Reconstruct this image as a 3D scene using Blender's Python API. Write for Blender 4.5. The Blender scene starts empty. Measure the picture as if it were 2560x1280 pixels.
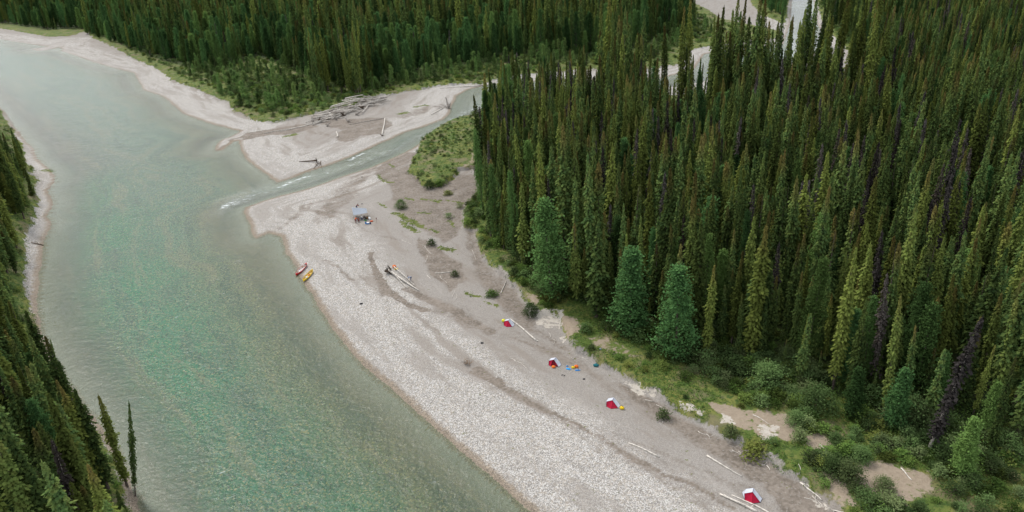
import bpy, bmesh, math, random
import numpy as np
from mathutils import Vector, Matrix
R = math.radians
random.seed(7)
rng = np.random.default_rng(11)
scene = bpy.context.scene
COL = scene.collection

# ---------------------------------------------------------------- camera
CAM_H = 70.0
FPX = 1850.0            # focal length in pixels of the 2560 px wide photograph
PITCH, ROLL = R(24.4), R(2.9)
_F = Vector((0, math.cos(PITCH), -math.sin(PITCH)))
_R0 = Vector((1, 0, 0)); _U0 = Vector((0, math.sin(PITCH), math.cos(PITCH)))
_R = _R0*math.cos(ROLL) - _U0*math.sin(ROLL)
_U = _U0*math.cos(ROLL) + _R0*math.sin(ROLL)
cam_data = bpy.data.cameras.new('camera')
cam_data.sensor_width = 36.0
cam_data.lens = FPX/2560*36.0
cam_data.clip_start = 1.0; cam_data.clip_end = 6000.0
cam = bpy.data.objects.new('camera', cam_data); COL.objects.link(cam)
m = Matrix((_R, _U, -_F)).transposed().to_4x4(); m.translation = Vector((0, 0, CAM_H))
cam.matrix_world = m
scene.camera = cam

# ---------------------------------------------------------------- sky, sun, exposure
SUN_EL, SUN_AZ = R(52), R(-40)      # azimuth measured clockwise from +Y
world = bpy.data.worlds.new('World'); scene.world = world
world.use_nodes = True
wn = world.node_tree.nodes; wl = world.node_tree.links
wn.clear()
wo = wn.new('ShaderNodeOutputWorld'); bg = wn.new('ShaderNodeBackground')
sky = wn.new('ShaderNodeTexSky'); sky.sky_type = 'NISHITA'; sky.sun_disc = False
sky.sun_elevation = SUN_EL; sky.sun_rotation = SUN_AZ
sky.air_density = 1.0; sky.dust_density = 6.0; sky.ozone_density = 1.0; sky.altitude = 600
wtc = wn.new('ShaderNodeTexCoord'); wnz = wn.new('ShaderNodeTexNoise'); wnz.inputs['Scale'].default_value = 2.2
wnz.inputs['Detail'].default_value = 4
wr = wn.new('ShaderNodeMapRange'); wr.inputs[3].default_value = 5.2; wr.inputs[4].default_value = 9.5
wr.inputs[1].default_value = .3; wr.inputs[2].default_value = .7
wc = wn.new('ShaderNodeMix'); wc.data_type = 'RGBA'; wc.inputs[0].default_value = 0.72
wcl = wn.new('ShaderNodeVectorMath'); wcl.operation = 'SCALE'; wcl.inputs[0].default_value = (.96, 1.0, 1.06)
wl.new(wtc.outputs['Generated'], wnz.inputs['Vector']); wl.new(wnz.outputs['Fac'], wr.inputs[0])
wl.new(wr.outputs[0], wcl.inputs['Scale'])
wl.new(sky.outputs[0], wc.inputs[6]); wl.new(wcl.outputs[0], wc.inputs[7])
wl.new(wc.outputs[2], bg.inputs[0]); bg.inputs[1].default_value = 0.112
wl.new(bg.outputs[0], wo.inputs[0])
sd_ = bpy.data.lights.new('sun', 'SUN'); sd_.energy = 1.5; sd_.angle = R(12); sd_.color = (1.0, .97, .925)
sun = bpy.data.objects.new('sun', sd_); COL.objects.link(sun)
sdir = Vector((math.sin(SUN_AZ)*math.cos(SUN_EL), math.cos(SUN_AZ)*math.cos(SUN_EL), math.sin(SUN_EL)))
sun.rotation_euler = sdir.to_track_quat('Z', 'Y').to_euler(); sun.location = (0, 100, 200)
scene.view_settings.view_transform = 'Standard'; scene.view_settings.look = 'None'
scene.view_settings.exposure = 0.83; scene.view_settings.gamma = 1.0
scene.render.engine = 'CYCLES'
scene.cycles.max_bounces = 5; scene.cycles.diffuse_bounces = 2; scene.cycles.glossy_bounces = 2
scene.cycles.transparent_max_bounces = 8; scene.cycles.transmission_bounces = 2
scene.cycles.use_denoising = True; scene.cycles.denoiser = 'OPENIMAGEDENOISE'; scene.cycles.denoising_input_passes = 'RGB_ALBEDO_NORMAL'

# ---------------------------------------------------------------- measuring: photograph pixel -> point of the ground
def ray(u, v):
    u = np.asarray(u, float); v = np.asarray(v, float)
    a = (u-1280)/FPX; b = (640-v)/FPX
    r = np.array(_R); up = np.array(_U); f = np.array(_F)
    return f + a[..., None]*r + b[..., None]*up
def P(u, v, z=0.0):
    d = ray(u, v); t = (z-CAM_H)/d[..., 2]
    return d[..., 0]*t, d[..., 1]*t
def W(pts, z=0.0):
    a = np.array(pts, float); x, y = P(a[:, 0], a[:, 1], z)
    return np.stack([x, y], 1)
def proj(x, y, z):
    d = np.stack([np.asarray(x, float), np.asarray(y, float), np.asarray(z, float)-CAM_H], -1)
    f = d@np.array(_F)
    return 1280+FPX*(d@np.array(_R))/f, 640-FPX*(d@np.array(_U))/f, f

def seg_dist(X, Y, pts, closed=False):
    n = len(pts); D = np.full(X.shape, 1e9)
    for i in range(n if closed else n-1):
        a = pts[i]; b = pts[(i+1) % n]
        dx, dy = b-a; L = dx*dx+dy*dy+1e-9
        t = np.clip(((X-a[0])*dx+(Y-a[1])*dy)/L, 0, 1)
        D = np.minimum(D, (X-a[0]-t*dx)**2+(Y-a[1]-t*dy)**2)
    return np.sqrt(D)
def inside(X, Y, pts):
    c = np.zeros(X.shape, bool); n = len(pts)
    for i in range(n):
        x1, y1 = pts[i]; x2, y2 = pts[(i+1) % n]
        if y1 == y2: continue
        k = ((y1 > Y) != (y2 > Y)) & (X < (x2-x1)*(Y-y1)/(y2-y1)+x1)
        c ^= k
    return c
def sdf(X, Y, pts):            # positive inside
    d = seg_dist(X, Y, pts, True)
    return np.where(inside(X, Y, pts), d, -d)
def sm(x, a, b):
    t = np.clip((x-a)/(b-a), 0, 1); return t*t*(3-2*t)
_lat = np.random.default_rng(3).random((256, 256))
def vn(x, y, s, k=0):
    x = np.asarray(x)/s+17.3*k; y = np.asarray(y)/s+9.1*k
    i = np.floor(x).astype(int); j = np.floor(y).astype(int); fx = x-i; fy = y-j
    fx = fx*fx*(3-2*fx); fy = fy*fy*(3-2*fy)
    g = lambda a, b: _lat[a % 256, b % 256]
    return (g(i, j)*(1-fx)+g(i+1, j)*fx)*(1-fy)+(g(i, j+1)*(1-fx)+g(i+1, j+1)*fx)*fy
def fbm(x, y, s, o=4, k=0):
    t = 0; a = 1; n = 0
    for q in range(o):
        t = t+a*vn(x, y, s/2**q, k+q); n += a; a *= .5
    return t/n

# ---------------------------------------------------------------- the lie of the land (outlines surveyed on the z=0 plane)
FAR_EDGE = [(-500, 20), (-300, 45), (0, 75), (60, 85), (130, 97), (190, 92), (214, 78), (235, 100), (290, 125), (330, 150), (370, 165), (405, 185),
    (440, 210), (480, 225), (530, 245), (570, 262), (590, 285), (640, 308), (680, 312), (740, 302), (770, 292), (830, 285), (900, 268),
    (950, 245), (1010, 235), (1100, 220), (1200, 212), (1240, 202), (1300, 192), (1400, 184), (1500, 180), (1600, 182), (1700, 165),
    (1730, 128), (1850, 108), (1950, 98), (1965, 60), (1972, 0), (1975, -70)]
NEAR_EDGE = [(2048, -70), (2042, 0), (2052, 50), (2090, 105), (2150, 165), (2130, 225), (1900, 238), (1700, 248), (1450, 258), (1300, 272),
    (1205, 288), (1130, 303), (1100, 320), (1060, 345), (1045, 370), (1035, 400), (1020, 440), (1060, 475), (1110, 470), (1150, 430),
    (1195, 425), (1200, 480), (1165, 525), (1150, 570), (1195, 600), (1205, 650), (1250, 690), (1290, 730), (1320, 765), (1350, 800),
    (1400, 800), (1415, 855), (1440, 885), (1480, 905), (1530, 932), (1600, 972), (1650, 1005), (1690, 1040), (1750, 1070), (1830, 1110),
    (1900, 1150), (1960, 1190), (2020, 1225), (2080, 1275), (2130, 1330), (2200, 1500)]
LEFT_EDGE = [(420, 1500), (345, 1330), (322, 1270), (300, 1180), (262, 1110), (205, 1040), (150, 975), (120, 925), (92, 860), (78, 760), (66, 700),
    (70, 650), (75, 600), (95, 545), (102, 490), (82, 440), (65, 400), (40, 345), (10, 290), (-40, 220), (-150, 160), (-300, 120), (-500, 95)]
LEFT_SHORE = [(470, 1500), (372, 1330), (345, 1260), (322, 1180), (285, 1110), (250, 1060), (215, 1020), (180, 970), (150, 930), (125, 880), (102, 820),
    (94, 760), (96, 720), (100, 680), (108, 640), (111, 600), (126, 570), (131, 555), (118, 540), (133, 520), (133, 500), (120, 475),
    (136, 460), (140, 440), (130, 425), (98, 400), (85, 370), (60, 345), (35, 318), (0, 280), (-60, 215), (-170, 155), (-310, 116), (-500, 92)]
RIGHT_SHORE = [(-500, 50), (-300, 68), (0, 99), (60, 109), (100, 115), (120, 116), (140, 111), (165, 104), (140, 112), (100, 119), (72, 123), (90, 127), (112, 127), (140, 121), (153, 117), (150, 128),
    (190, 141), (230, 155), (280, 170), (332, 182), (345, 205), (357, 225), (400, 239), (418, 250), (432, 264), (455, 283), (490, 297),
    (530, 310), (575, 322), (600, 328), (575, 342), (550, 350), (538, 366), (534, 377), (556, 377), (566, 368), (585, 352), (598, 352), (600, 376), (618, 400), (648, 424), (678, 446), (692, 456),
    (740, 441), (765, 431), (830, 410), (870, 394), (930, 368), (970, 350), (1010, 332), (1062, 316), (1110, 298), (1128, 280), (1130, 262), (1142, 240), (1170, 224),
    (1210, 214), (1300, 205), (1400, 200), (1500, 200), (1650, 195), (1735, 175), (1760, 135), (1850, 120), (1960, 110), (1976, 60), (1982, 0), (1985, -70),
    (2036, -70), (2032, 0), (2040, 55), (2060, 100), (2020, 150), (1850, 185), (1700, 215), (1450, 235), (1300, 255), (1215, 280),
    (1130, 306), (1096, 325), (1062, 348), (1046, 362), (990, 392), (935, 416), (865, 438), (805, 460), (765, 473), (705, 488), (655, 503), (614, 518),
    (611, 530), (624, 560), (631, 588), (640, 596), (672, 582), (700, 592), (708, 603), (712, 628), (733, 655), (748, 692), (765, 716), (781, 738), (800, 775),
    (830, 820), (860, 860), (890, 895), (930, 935), (980, 975), (1030, 1020), (1080, 1065), (1130, 1110), (1180, 1150), (1230, 1195),
    (1280, 1238), (1325, 1280), (1380, 1330), (1560, 1500)]
BARE = W(FAR_EDGE+NEAR_EDGE+LEFT_EDGE)
WATER = W(RIGHT_SHORE+LEFT_SHORE)
BAR2 = W([(1690, -30), (1720, 5), (1765, 25), (1800, 50), (1860, 65), (1950, 82), (1975, 84), (1960, 62), (1905, 45), (1880, 15), (1860, -30)])
LEFT_E = W(LEFT_EDGE)
FOREST_R = W([(1222, 300), (1212, 380), (1206, 470), (1212, 560), (1235, 625), (1300, 670), (1380, 735), (1440, 775), (1500, 800), (1600, 845), (1700, 895),
    (1830, 935), (1960, 965), (2090, 1015), (2210, 1070), (2330, 1125), (2480, 1170), (2700, 1230), (3300, 1330), (3600, 500), (3200, 0), (2900, -120), (2060, -90),
    (2060, 40), (2110, 110), (2170, 180), (2140, 245), (1900, 258), (1700, 266), (1450, 275), (1300, 290)])
FOREST_FAR = W([(-900, 40), (-300, 42), (0, 62), (120, 80), (185, 78), (240, 98), (330, 130), (430, 165), (520, 185), (590, 168), (650, 150), (740, 185), (820, 215), (900, 222), (960, 222), (1060, 195), (1180, 168), (1300, 150),
    (1440, 150), (1560, 140), (1640, 110), (1720, 92), (1740, 60), (1715, 20), (1680, -20), (1700, -72), (-900, -72)])
YOUNG_FAR = W([(430, 150), (520, 230), (600, 275), (700, 290), (800, 268), (900, 250), (1000, 222), (1200, 200), (1400, 176), (1600, 172), (1720, 120), (1800, 95), (1740, 60), (1560, 140), (1300, 150), (1060, 195), (900, 222), (740, 185), (590, 168)])
ISLE = W([(1830, -60), (1890, 5), (1920, 35), (1962, 52), (1968, 0), (1972, -70)])

# grid: fine near the camera, coarser away from it
ys = [55.0]
while ys[-1] < 1700:
    D = ys[-1]; ys.append(D+min(max(D*D*9e-6, .40), 14))
ys = np.array(ys)
xp = [0.0]
while xp[-1] < 1300:
    x = xp[-1]; xp.append(x+(.5 if x < 75 else min(.5+(x-75)*.018, 14)))
xp = np.array(xp); xs = np.concatenate([-xp[:0:-1], xp])
X, Y = np.meshgrid(xs, ys)
XW = X+(fbm(X, Y, 7, 4, 60)-.5)*4.5*sm(Y, 40, 260)+(fbm(X, Y, 3, 3, 61)-.5)*1.6; YW = Y+(fbm(X, Y, 7, 4, 62)-.5)*5.0*sm(Y, 40, 260)+(fbm(X, Y, 3, 3, 63)-.5)*1.6
bare_sd = sdf(X+(XW-X)*.8, Y+(YW-Y)*.8, BARE); bar2_sd = sdf(X, Y, BAR2)
wat = sdf(X, Y, WATER)
wat = wat+(fbm(X, Y, 5, 3, 5)-.5)*.9*sm(Y, 60, 200)+(fbm(X, Y, 2, 2, 8)-.5)*.5
veg = -np.maximum(bare_sd, bar2_sd)
dl = seg_dist(X, Y, LEFT_E)
left_side = (veg > 0) & (X < W([(430, 1500)])[0][0]) & (X < np.interp(Y, LEFT_E[::1, 1], LEFT_E[::1, 0])+1)
hill = np.where(left_side, dl, 0)
# patches: (field, outline in photograph pixels, softness)
def stroke(pts, w, soft=.5):
    wp = W(pts); d = np.full(X.shape, 99.0)
    x0, y0 = wp.min(0)-w-6; x1, y1 = wp.max(0)+w+6
    k = (X > x0) & (X < x1) & (Y > y0) & (Y < y1)
    d[k] = seg_dist(XW[k], YW[k], wp)
    return 1-sm(d, w*(1-soft), w*(1+soft))
def area(pts, soft=1.0):
    wp = W(pts); d = np.full(X.shape, -99.0)
    x0, y0 = wp.min(0)-6; x1, y1 = wp.max(0)+6
    k = (X > x0) & (X < x1) & (Y > y0) & (Y < y1)
    d[k] = sdf(XW[k], YW[k], wp)
    return sm(d, -soft, soft)
sand = np.zeros(X.shape)
for a, k in [
    ([(1045, 600), (1075, 612), (1120, 640), (1150, 668), (1165, 700), (1150, 722), (1128, 738), (1110, 715), (1075, 690), (1060, 650)], 1),
    ([(1150, 575), (1200, 610), (1215, 660), (1260, 700), (1300, 745), (1330, 790), (1345, 830), (1420, 870), (1440, 890), (1400, 880), (1310, 830), (1250, 780), (1215, 740), (1190, 690), (1175, 640)], .75),
    ([(1530, 948), (1600, 985), (1680, 1045), (1750, 1075), (1830, 1115), (1900, 1155), (1960, 1195), (2040, 1250), (2090, 1300), (1960, 1300), (1890, 1215), (1800, 1150), (1720, 1105), (1640, 1050), (1580, 1005)], 1),
    ([(950, 410), (1010, 380), (1045, 385), (1030, 440), (1080, 480), (1150, 440), (1195, 440), (1195, 500), (1160, 530), (1150, 580), (1120, 620), (1060, 590), (1010, 560), (985, 510), (960, 470), (940, 440)], .8),
    ([(940, 415), (880, 445), (830, 485), (790, 530), (772, 560), (795, 572), (840, 545), (880, 500), (915, 460), (950, 425)], .6),
    ([(790, 310), (830, 300), (900, 300), (960, 300), (985, 310), (960, 335), (900, 345), (870, 362), (840, 355), (860, 330), (820, 325)], .8),
    ([(600, 335), (680, 325), (760, 312), (800, 318), (740, 335), (650, 345), (610, 352)], .95),
    ([(985, 300), (1040, 275), (1080, 262), (1100, 268), (1060, 290), (1010, 305)], .6),
    ([(1800, 1190), (1900, 1235), (1990, 1290), (1840, 1290), (1700, 1215), (1620, 1160), (1660, 1150), (1740, 1180)], .45),
    ([(1020, 770), (1110, 780), (1200, 815), (1300, 860), (1400, 890), (1500, 935), (1560, 975), (1450, 930), (1330, 880), (1200, 845), (1100, 805)], .5)]:
    sand = np.maximum(sand, k*area(a, 1.2))
for a, w, k in [
    ([(925, 640), (948, 690), (965, 722), (1000, 758), (1062, 785)], .75, 1.1),
    ([(805, 652), (850, 680), (890, 705)], .6, .6), ([(950, 690), (962, 745)], .6, .6),
    ([(1010, 730), (1060, 752), (1120, 778), (1180, 812), (1230, 835)], 1.1, .8),
    ([(1190, 930), (1225, 950), (1255, 968)], .85, 1.1), ([(1250, 966), (1320, 1010), (1400, 1050), (1480, 1088), (1560, 1140), (1650, 1190), (1740, 1225), (1840, 1285)], .33, .92),
    ([(1480, 1070), (1600, 1120), (1700, 1160), (1780, 1195), (1880, 1230)], .3, .55),
    ([(870, 560), (920, 585), (1000, 610)], .6, .5), ([(760, 520), (720, 560), (700, 575)], 1.0, .5),
    ([(540, 378), (580, 350), (640, 335)], .9, 1), ([(740, 445), (770, 425), (850, 405), (905, 385)], .55, .9),
    ([(1280, 850), (1330, 870), (1400, 890)], .5, .6), ([(1500, 1000), (1540, 1030), (1600, 1065)], .3, .3)]:
    sand = np.maximum(sand, k*stroke(a, w))
for a, w, k in [([(1120, 770), (1250, 830), (1420, 905), (1560, 990), (1700, 1075), (1850, 1175), (2000, 1290)], 2.6, .42), ([(1250, 968), (1330, 1022), (1420, 1072), (1500, 1118), (1600, 1180), (1700, 1225), (1800, 1290)], 1.5, .45),
    ([(840, 600), (900, 660), (930, 720), (1000, 790), (1100, 830)], 1.6, .40), ([(640, 325), (760, 330), (860, 352), (960, 330), (1040, 300)], 1.3, .45), ([(700, 575), (760, 530), (850, 470), (950, 420)], 1.2, .5)]:
    sand = np.maximum(sand, k*stroke(a, w, .8))
shore_d = -wat
pale = np.clip(.95*sm(shore_d, 0, 1)*(1-sm(shore_d, 11, 27)), 0, 1)       # clean washed cobbles near the water
wet = (1-sm(shore_d, .3, 2.4))*np.where(wat > .6, .25, 1)
lite = np.zeros(X.shape)
for a in [[(1335, 803), (1360, 793), (1420, 797), (1400, 830), (1360, 828), (1338, 822)], [(1395, 850), (1415, 848), (1412, 862), (1400, 862)],
          [(1560, 960), (1600, 968), (1650, 1000), (1640, 1010), (1580, 985)], [(1680, 1022), (1720, 1030), (1765, 1055), (1750, 1065), (1700, 1045)],
          [(1790, 1052), (1830, 1060), (1850, 1090), (1800, 1080)], [(1885, 1080), (1950, 1088), (1940, 1120), (1900, 1130)],
          [(2010, 1235), (2060, 1262), (2090, 1290), (2040, 1280)], [(1560, 955), (1580, 965), (1565, 970)]]:
    lite = np.maximum(lite, area(a, .35))
soil = np.zeros(X.shape)
for a in [[(1400, 800), (1440, 810), (1460, 850), (1420, 860)], [(1760, 1030), (1850, 1040), (1960, 1060), (2000, 1090), (1980, 1130), (1900, 1120), (1820, 1080)],
          [(2000, 1105), (2060, 1110), (2090, 1150), (2040, 1165), (2000, 1140)], [(2150, 1180), (2230, 1185), (2310, 1210), (2340, 1260), (2250, 1290), (2170, 1270), (2130, 1230)],
          [(1440, 850), (1520, 870), (1600, 900), (1580, 915), (1480, 890)], [(1310, 740), (1350, 770), (1340, 790)],
          [(1180, 395), (1205, 400), (1200, 440), (1150, 440)], [(2060, 1200), (2130, 1240), (2150, 1300), (2090, 1290)]]:
    soil = np.maximum(soil, (.62 if a[0] in ((1050, 420), (1440, 850), (1180, 395)) else .95)*area(a, 1.2))
moss = np.zeros(X.shape)
for a, w in [([(985, 540), (1020, 555), (1050, 575)], 1.2), ([(1000, 560), (1040, 590)], .8), ([(945, 515), (965, 525)], .5), ([(950, 440), (960, 465)], .7),
             ([(975, 415), (985, 420)], .7), ([(960, 465), (975, 465)], .6), ([(1105, 628), (1135, 636)], .9), ([(1060, 500), (1100, 512)], .7), ([(1040, 535), (1080, 540)], .6),
             ([(710, 345), (735, 338)], 1.6), ([(1000, 290), (1015, 285)], 1.8), ([(1040, 270), (1070, 266)], 1.0), ([(1110, 560), (1125, 575)], .5), ([(1020, 500), (1040, 505)], .5),
             ([(1170, 742), (1210, 755)], .45), ([(1215, 765), (1245, 775)], .4), ([(1045, 575), (1090, 590)], .5), ([(100, 428), (118, 432)], 1.3), ([(1120, 510), (1150, 515)], .4)]:
    moss = np.maximum(moss, stroke(a, w))
foam = np.zeros(X.shape)
for a, w, k in [([(575, 514), (640, 488), (700, 466)], 3.0, .42), ([(560, 517), (592, 508)], 1.4, .75), ([(700, 468), (745, 448), (775, 440)], 1.0, .85), ([(775, 440), (820, 420)], .8, .4), ([(905, 388), (950, 372)], 1.0, .5), ([(870, 400), (915, 385)], .8, .85),
                ([(1130, 300), (1160, 285), (1200, 262)], 3, .5), ([(1220, 265), (1300, 235), (1440, 215)], 3, .45), ([(1990, 90), (1990, 130), (1900, 150)], 5, .6), ([(190, 145), (235, 180)], 4, .25),
                ([(600, 500), (640, 485), (800, 436), (900, 405), (1000, 370), (1130, 290)], 3.4, .36), ([(1960, 140), (2060, 140)], 5, .8)]:
    foam = np.maximum(foam, k*stroke(a, w, .8))

# heights
N1 = fbm(X, Y, 18, 4, 1)-.5; N2 = fbm(X, Y, 3, 3, 2)-.5
depth = np.where(wat > 0, 3.2*(1-np.exp(-np.maximum(wat, 0)/13)), 0)
land = np.clip(shore_d, 0, 99)
Z = np.where(wat > 0, -depth-.02, .03+.75*(1-np.exp(-land/9)))
Z = Z+np.where(wat > 0, 0, sm(land, .3, 4)*(N1*.55+N2*.12))
Z = Z-.12*np.clip(sand, 0, 1)*sm(land, 1, 4)
Z = np.where(wat > 0, Z, np.maximum(Z, .03+.02*np.clip(land, 0, 1)))
bank = sm(veg+N2*1.4, -.25, .55)
Z = Z+bank*(1.05+.7*np.abs(N1))*np.where(wat > 0, 0, 1)
hs = np.clip(hill, 0, 60)
Z = Z+np.where(left_side, hs*.62+N1*3*sm(hs, 0, 8), 0)
ny, nx = X.shape
def sample(F, x, y):
    x = np.asarray(x, float); y = np.asarray(y, float)
    i = np.clip(np.searchsorted(xs, x)-1, 0, nx-2); j = np.clip(np.searchsorted(ys, y)-1, 0, ny-2)
    fx = np.clip((x-xs[i])/(xs[i+1]-xs[i]), 0, 1); fy = np.clip((y-ys[j])/(ys[j+1]-ys[j]), 0, 1)
    return (F[j, i]*(1-fx)+F[j, i+1]*fx)*(1-fy)+(F[j+1, i]*(1-fx)+F[j+1, i+1]*fx)*fy
def HZ(x, y): return sample(Z, x, y)
def G(u, v, dz=0.0):                 # ground point seen at a photograph pixel
    z = 0.0
    for _ in range(6):
        x, y = P(u, v, z+dz); z = float(HZ(x, y))
    return Vector((float(x), float(y), z))

# ---------------------------------------------------------------- node helpers
class NT:
    def __init__(s, name):
        s.mat = bpy.data.materials.new(name); s.mat.use_nodes = True
        s.t = s.mat.node_tree; s.t.nodes.clear(); s.out = s.t.nodes.new('ShaderNodeOutputMaterial')
    def n(s, k, **kw):
        o = s.t.nodes.new(k)
        for a, b in kw.items(): setattr(o, a, b)
        return o
    def put(s, sock, v):
        if isinstance(v, bpy.types.NodeSocket): s.t.links.new(v, sock)
        elif v is not None:
            if sock.type == 'RGBA' and len(v) == 3: v = (*v, 1)
            sock.default_value = v
    def math(s, op, a, b=None, c=None, clamp=False):
        o = s.n('ShaderNodeMath', operation=op); o.use_clamp = clamp
        s.put(o.inputs[0], a)
        if b is not None: s.put(o.inputs[1], b)
        if c is not None: s.put(o.inputs[2], c)
        return o.outputs[0]
    def ss(s, v, a, b, lo=0.0, hi=1.0):
        o = s.n('ShaderNodeMapRange', interpolation_type='SMOOTHSTEP')
        s.put(o.inputs[0], v); o.inputs[1].default_value = a; o.inputs[2].default_value = b
        o.inputs[3].default_value = lo; o.inputs[4].default_value = hi
        return o.outputs[0]
    def mix(s, f, a, b, blend='MIX'):
        o = s.n('ShaderNodeMix', data_type='RGBA', blend_type=blend)
        s.put(o.inputs[0], f); s.put(o.inputs[6], a); s.put(o.inputs[7], b)
        return o.outputs[2]
    def attr(s, name):
        return s.n('ShaderNodeAttribute', attribute_name=name).outputs['Fac']
    def noise(s, vec, scale, detail=3, rough=.55, out=0):
        o = s.n('ShaderNodeTexNoise'); o.inputs['Scale'].default_value = scale; o.inputs['Detail'].default_value = detail
        o.inputs['Roughness'].default_value = rough; s.put(o.inputs['Vector'], vec); return o.outputs[out]
    def vor(s, vec, scale, out='Color', feature='F1'):
        o = s.n('ShaderNodeTexVoronoi', feature=feature); o.inputs['Scale'].default_value = scale; s.put(o.inputs['Vector'], vec); return o.outputs[out]
    def sep(s, c):
        o = s.n('ShaderNodeSeparateColor'); s.put(o.inputs[0], c); return o.outputs
    def pos(s): return s.n('ShaderNodeNewGeometry').outputs['Position']
    def obj(s): return s.n('ShaderNodeTexCoord').outputs['Object']
    def rnd(s): return s.n('ShaderNodeObjectInfo').outputs['Random']
    def bump(s, h, strength=.5, dist=.1):
        o = s.n('ShaderNodeBump'); s.put(o.inputs['Height'], h); o.inputs['Strength'].default_value = strength; o.inputs['Distance'].default_value = dist
        return o.outputs[0]
    def bsdf(s, col, rough=.8, spec=.3, normal=None, **kw):
        o = s.n('ShaderNodeBsdfPrincipled'); s.put(o.inputs['Base Color'], col); s.put(o.inputs['Roughness'], rough)
        o.inputs['Specular IOR Level'].default_value = spec
        if normal: s.put(o.inputs['Normal'], normal)
        for a, b in kw.items(): s.put(o.inputs[a], b)
        return o.outputs[0]
    def done(s, sh): s.t.links.new(sh, s.out.inputs[0]); return s.mat

def simple(name, col, rough=.7, var=.15, scale=3.0, spec=.3):
    t = NT(name); n = t.noise(t.obj(), scale, 3)
    c2 = tuple(max(0, c*(1-var*1.6)) for c in col)
    return t.done(t.bsdf(t.mix(t.ss(n, .3, .7), c2, col), rough, spec))

# ground
t = NT('ground_material'); p = t.pos()
nbig = t.noise(p, .05, 4); nmid = t.noise(p, .35, 4); nfine = t.noise(p, 2.0, 3); nhi = t.noise(p, 7.0, 2); ncl = t.noise(p, 1.1, 4, .65)
sx = t.n('ShaderNodeSeparateXYZ'); t.put(sx.inputs[0], p); cb = t.n('ShaderNodeCombineXYZ')
t.put(cb.inputs[0], t.math('MULTIPLY', t.math('ADD', t.attr('land'), t.math('MULTIPLY', t.noise(p, .06, 2), 4.5)), .33)); t.put(cb.inputs[1], t.math('MULTIPLY', sx.outputs[0], .05)); t.put(cb.inputs[2], t.math('MULTIPLY', sx.outputs[1], .05))
flow = t.noise(cb.outputs[0], 1.0, 5, .6)
stone = t.sep(t.vor(p, 8.5)); stone2 = t.sep(t.vor(p, 3.9)); sd3 = t.vor(p, 8.5, 'Distance')
sv = t.ss(t.math('ADD', t.math('MULTIPLY', stone[0], .75), t.math('MULTIPLY', stone2[0], .25)), .05, .95)
gcol = t.mix(sv, (.172, .158, .140), (.425, .407, .377))
gcol = t.mix(t.math('MULTIPLY', t.ss(stone[1], .82, .87), .8), gcol, (.58, .56, .53))
gcol = t.mix(t.math('MULTIPLY', t.ss(stone[2], .83, .89), .75), gcol, (.12, .11, .10))
gcol = t.mix(t.math('MULTIPLY', t.ss(stone2[1], .6, .9), .25), gcol, (.36, .29, .20))
fineg = t.mix(t.ss(nhi, .3, .7), (.192, .172, .150), (.268, .245, .218))
pale_a = t.attr('pale')
fin = t.ss(t.math('ADD', pale_a, t.math('MULTIPLY', t.math('SUBTRACT', nmid, .5), .9)), .2, .8)
fin = t.math('MULTIPLY', fin, t.ss(flow, .62, .46, .35, 1))
gcol = t.mix(t.math('MULTIPLY', t.math('SUBTRACT', 1.0, fin), .82), gcol, fineg)
gcol = t.mix(t.math('MULTIPLY', t.ss(flow, .50, .64, 0, .62), t.ss(t.attr('land'), 4, 16, .15, 1)), gcol, t.mix(nfine, (.17, .145, .12), (.245, .212, .18)))
gcol = t.mix(t.ss(flow, .42, .30, 0, .15), gcol, (.44, .41, .37))
sndc = t.mix(t.ss(t.math('ADD', nfine, t.math('MULTIPLY', nmid, .8)), .6, 1.2), (.120, .100, .080), (.220, .187, .155))
sa = t.attr('sand')
sm_ = t.ss(t.math('ADD', sa, t.math('ADD', t.math('MULTIPLY', t.math('SUBTRACT', ncl, .5), .9), t.math('MULTIPLY', t.math('SUBTRACT', flow, .5), .9))), .24, .82)
sm_ = t.math('MULTIPLY', sm_, t.math('SUBTRACT', 1.0, t.math('MULTIPLY', t.ss(stone2[2], .90, .93), .6)))
gcol = t.mix(sm_, gcol, sndc)
wetf = t.math('MULTIPLY', t.ss(t.math('ADD', t.attr('wet'), t.math('MULTIPLY', t.math('SUBTRACT', ncl, .5), 1.4)), .25, .9), .8)
gcol = t.mix(wetf, gcol, t.mix(stone[0], (.085, .068, .052), (.30, .235, .165)))
litc = t.mix(nfine, (.27, .235, .19), (.52, .48, .42))
# vegetation
gr = t.mix(t.ss(nmid, .35, .65), (.078, .115, .024), (.155, .162, .042))
gr = t.mix(t.ss(ncl, .45, .62), gr, (.045, .078, .018)); gr = t.mix(t.ss(nfine, .55, .75, 0, .6), gr, (.15, .15, .055)); gr = t.mix(t.ss(nfine, .42, .3, 0, .7), gr, (.03, .045, .013))
gr = t.mix(t.ss(t.noise(p, .18, 3), .52, .66, 0, .7), gr, (.17, .14, .085))
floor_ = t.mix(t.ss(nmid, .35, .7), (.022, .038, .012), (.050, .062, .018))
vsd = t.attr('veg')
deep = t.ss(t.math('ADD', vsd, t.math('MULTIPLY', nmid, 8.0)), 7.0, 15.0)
gr = t.mix(t.math('MULTIPLY', deep, t.attr('forest_floor')), gr, floor_)  # dark green forest floor colour inside the forest outlines
soilm = t.ss(t.math('ADD', t.attr('soil'), t.math('ADD', t.math('MULTIPLY', t.math('SUBTRACT', nmid, .5), 1.4), t.math('MULTIPLY', t.math('SUBTRACT', ncl, .5), 1.8))), .45, .75)
soilc = t.mix(nfine, (.20, .155, .11), (.32, .265, .20))
gr = t.mix(soilm, gr, soilc)
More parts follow.
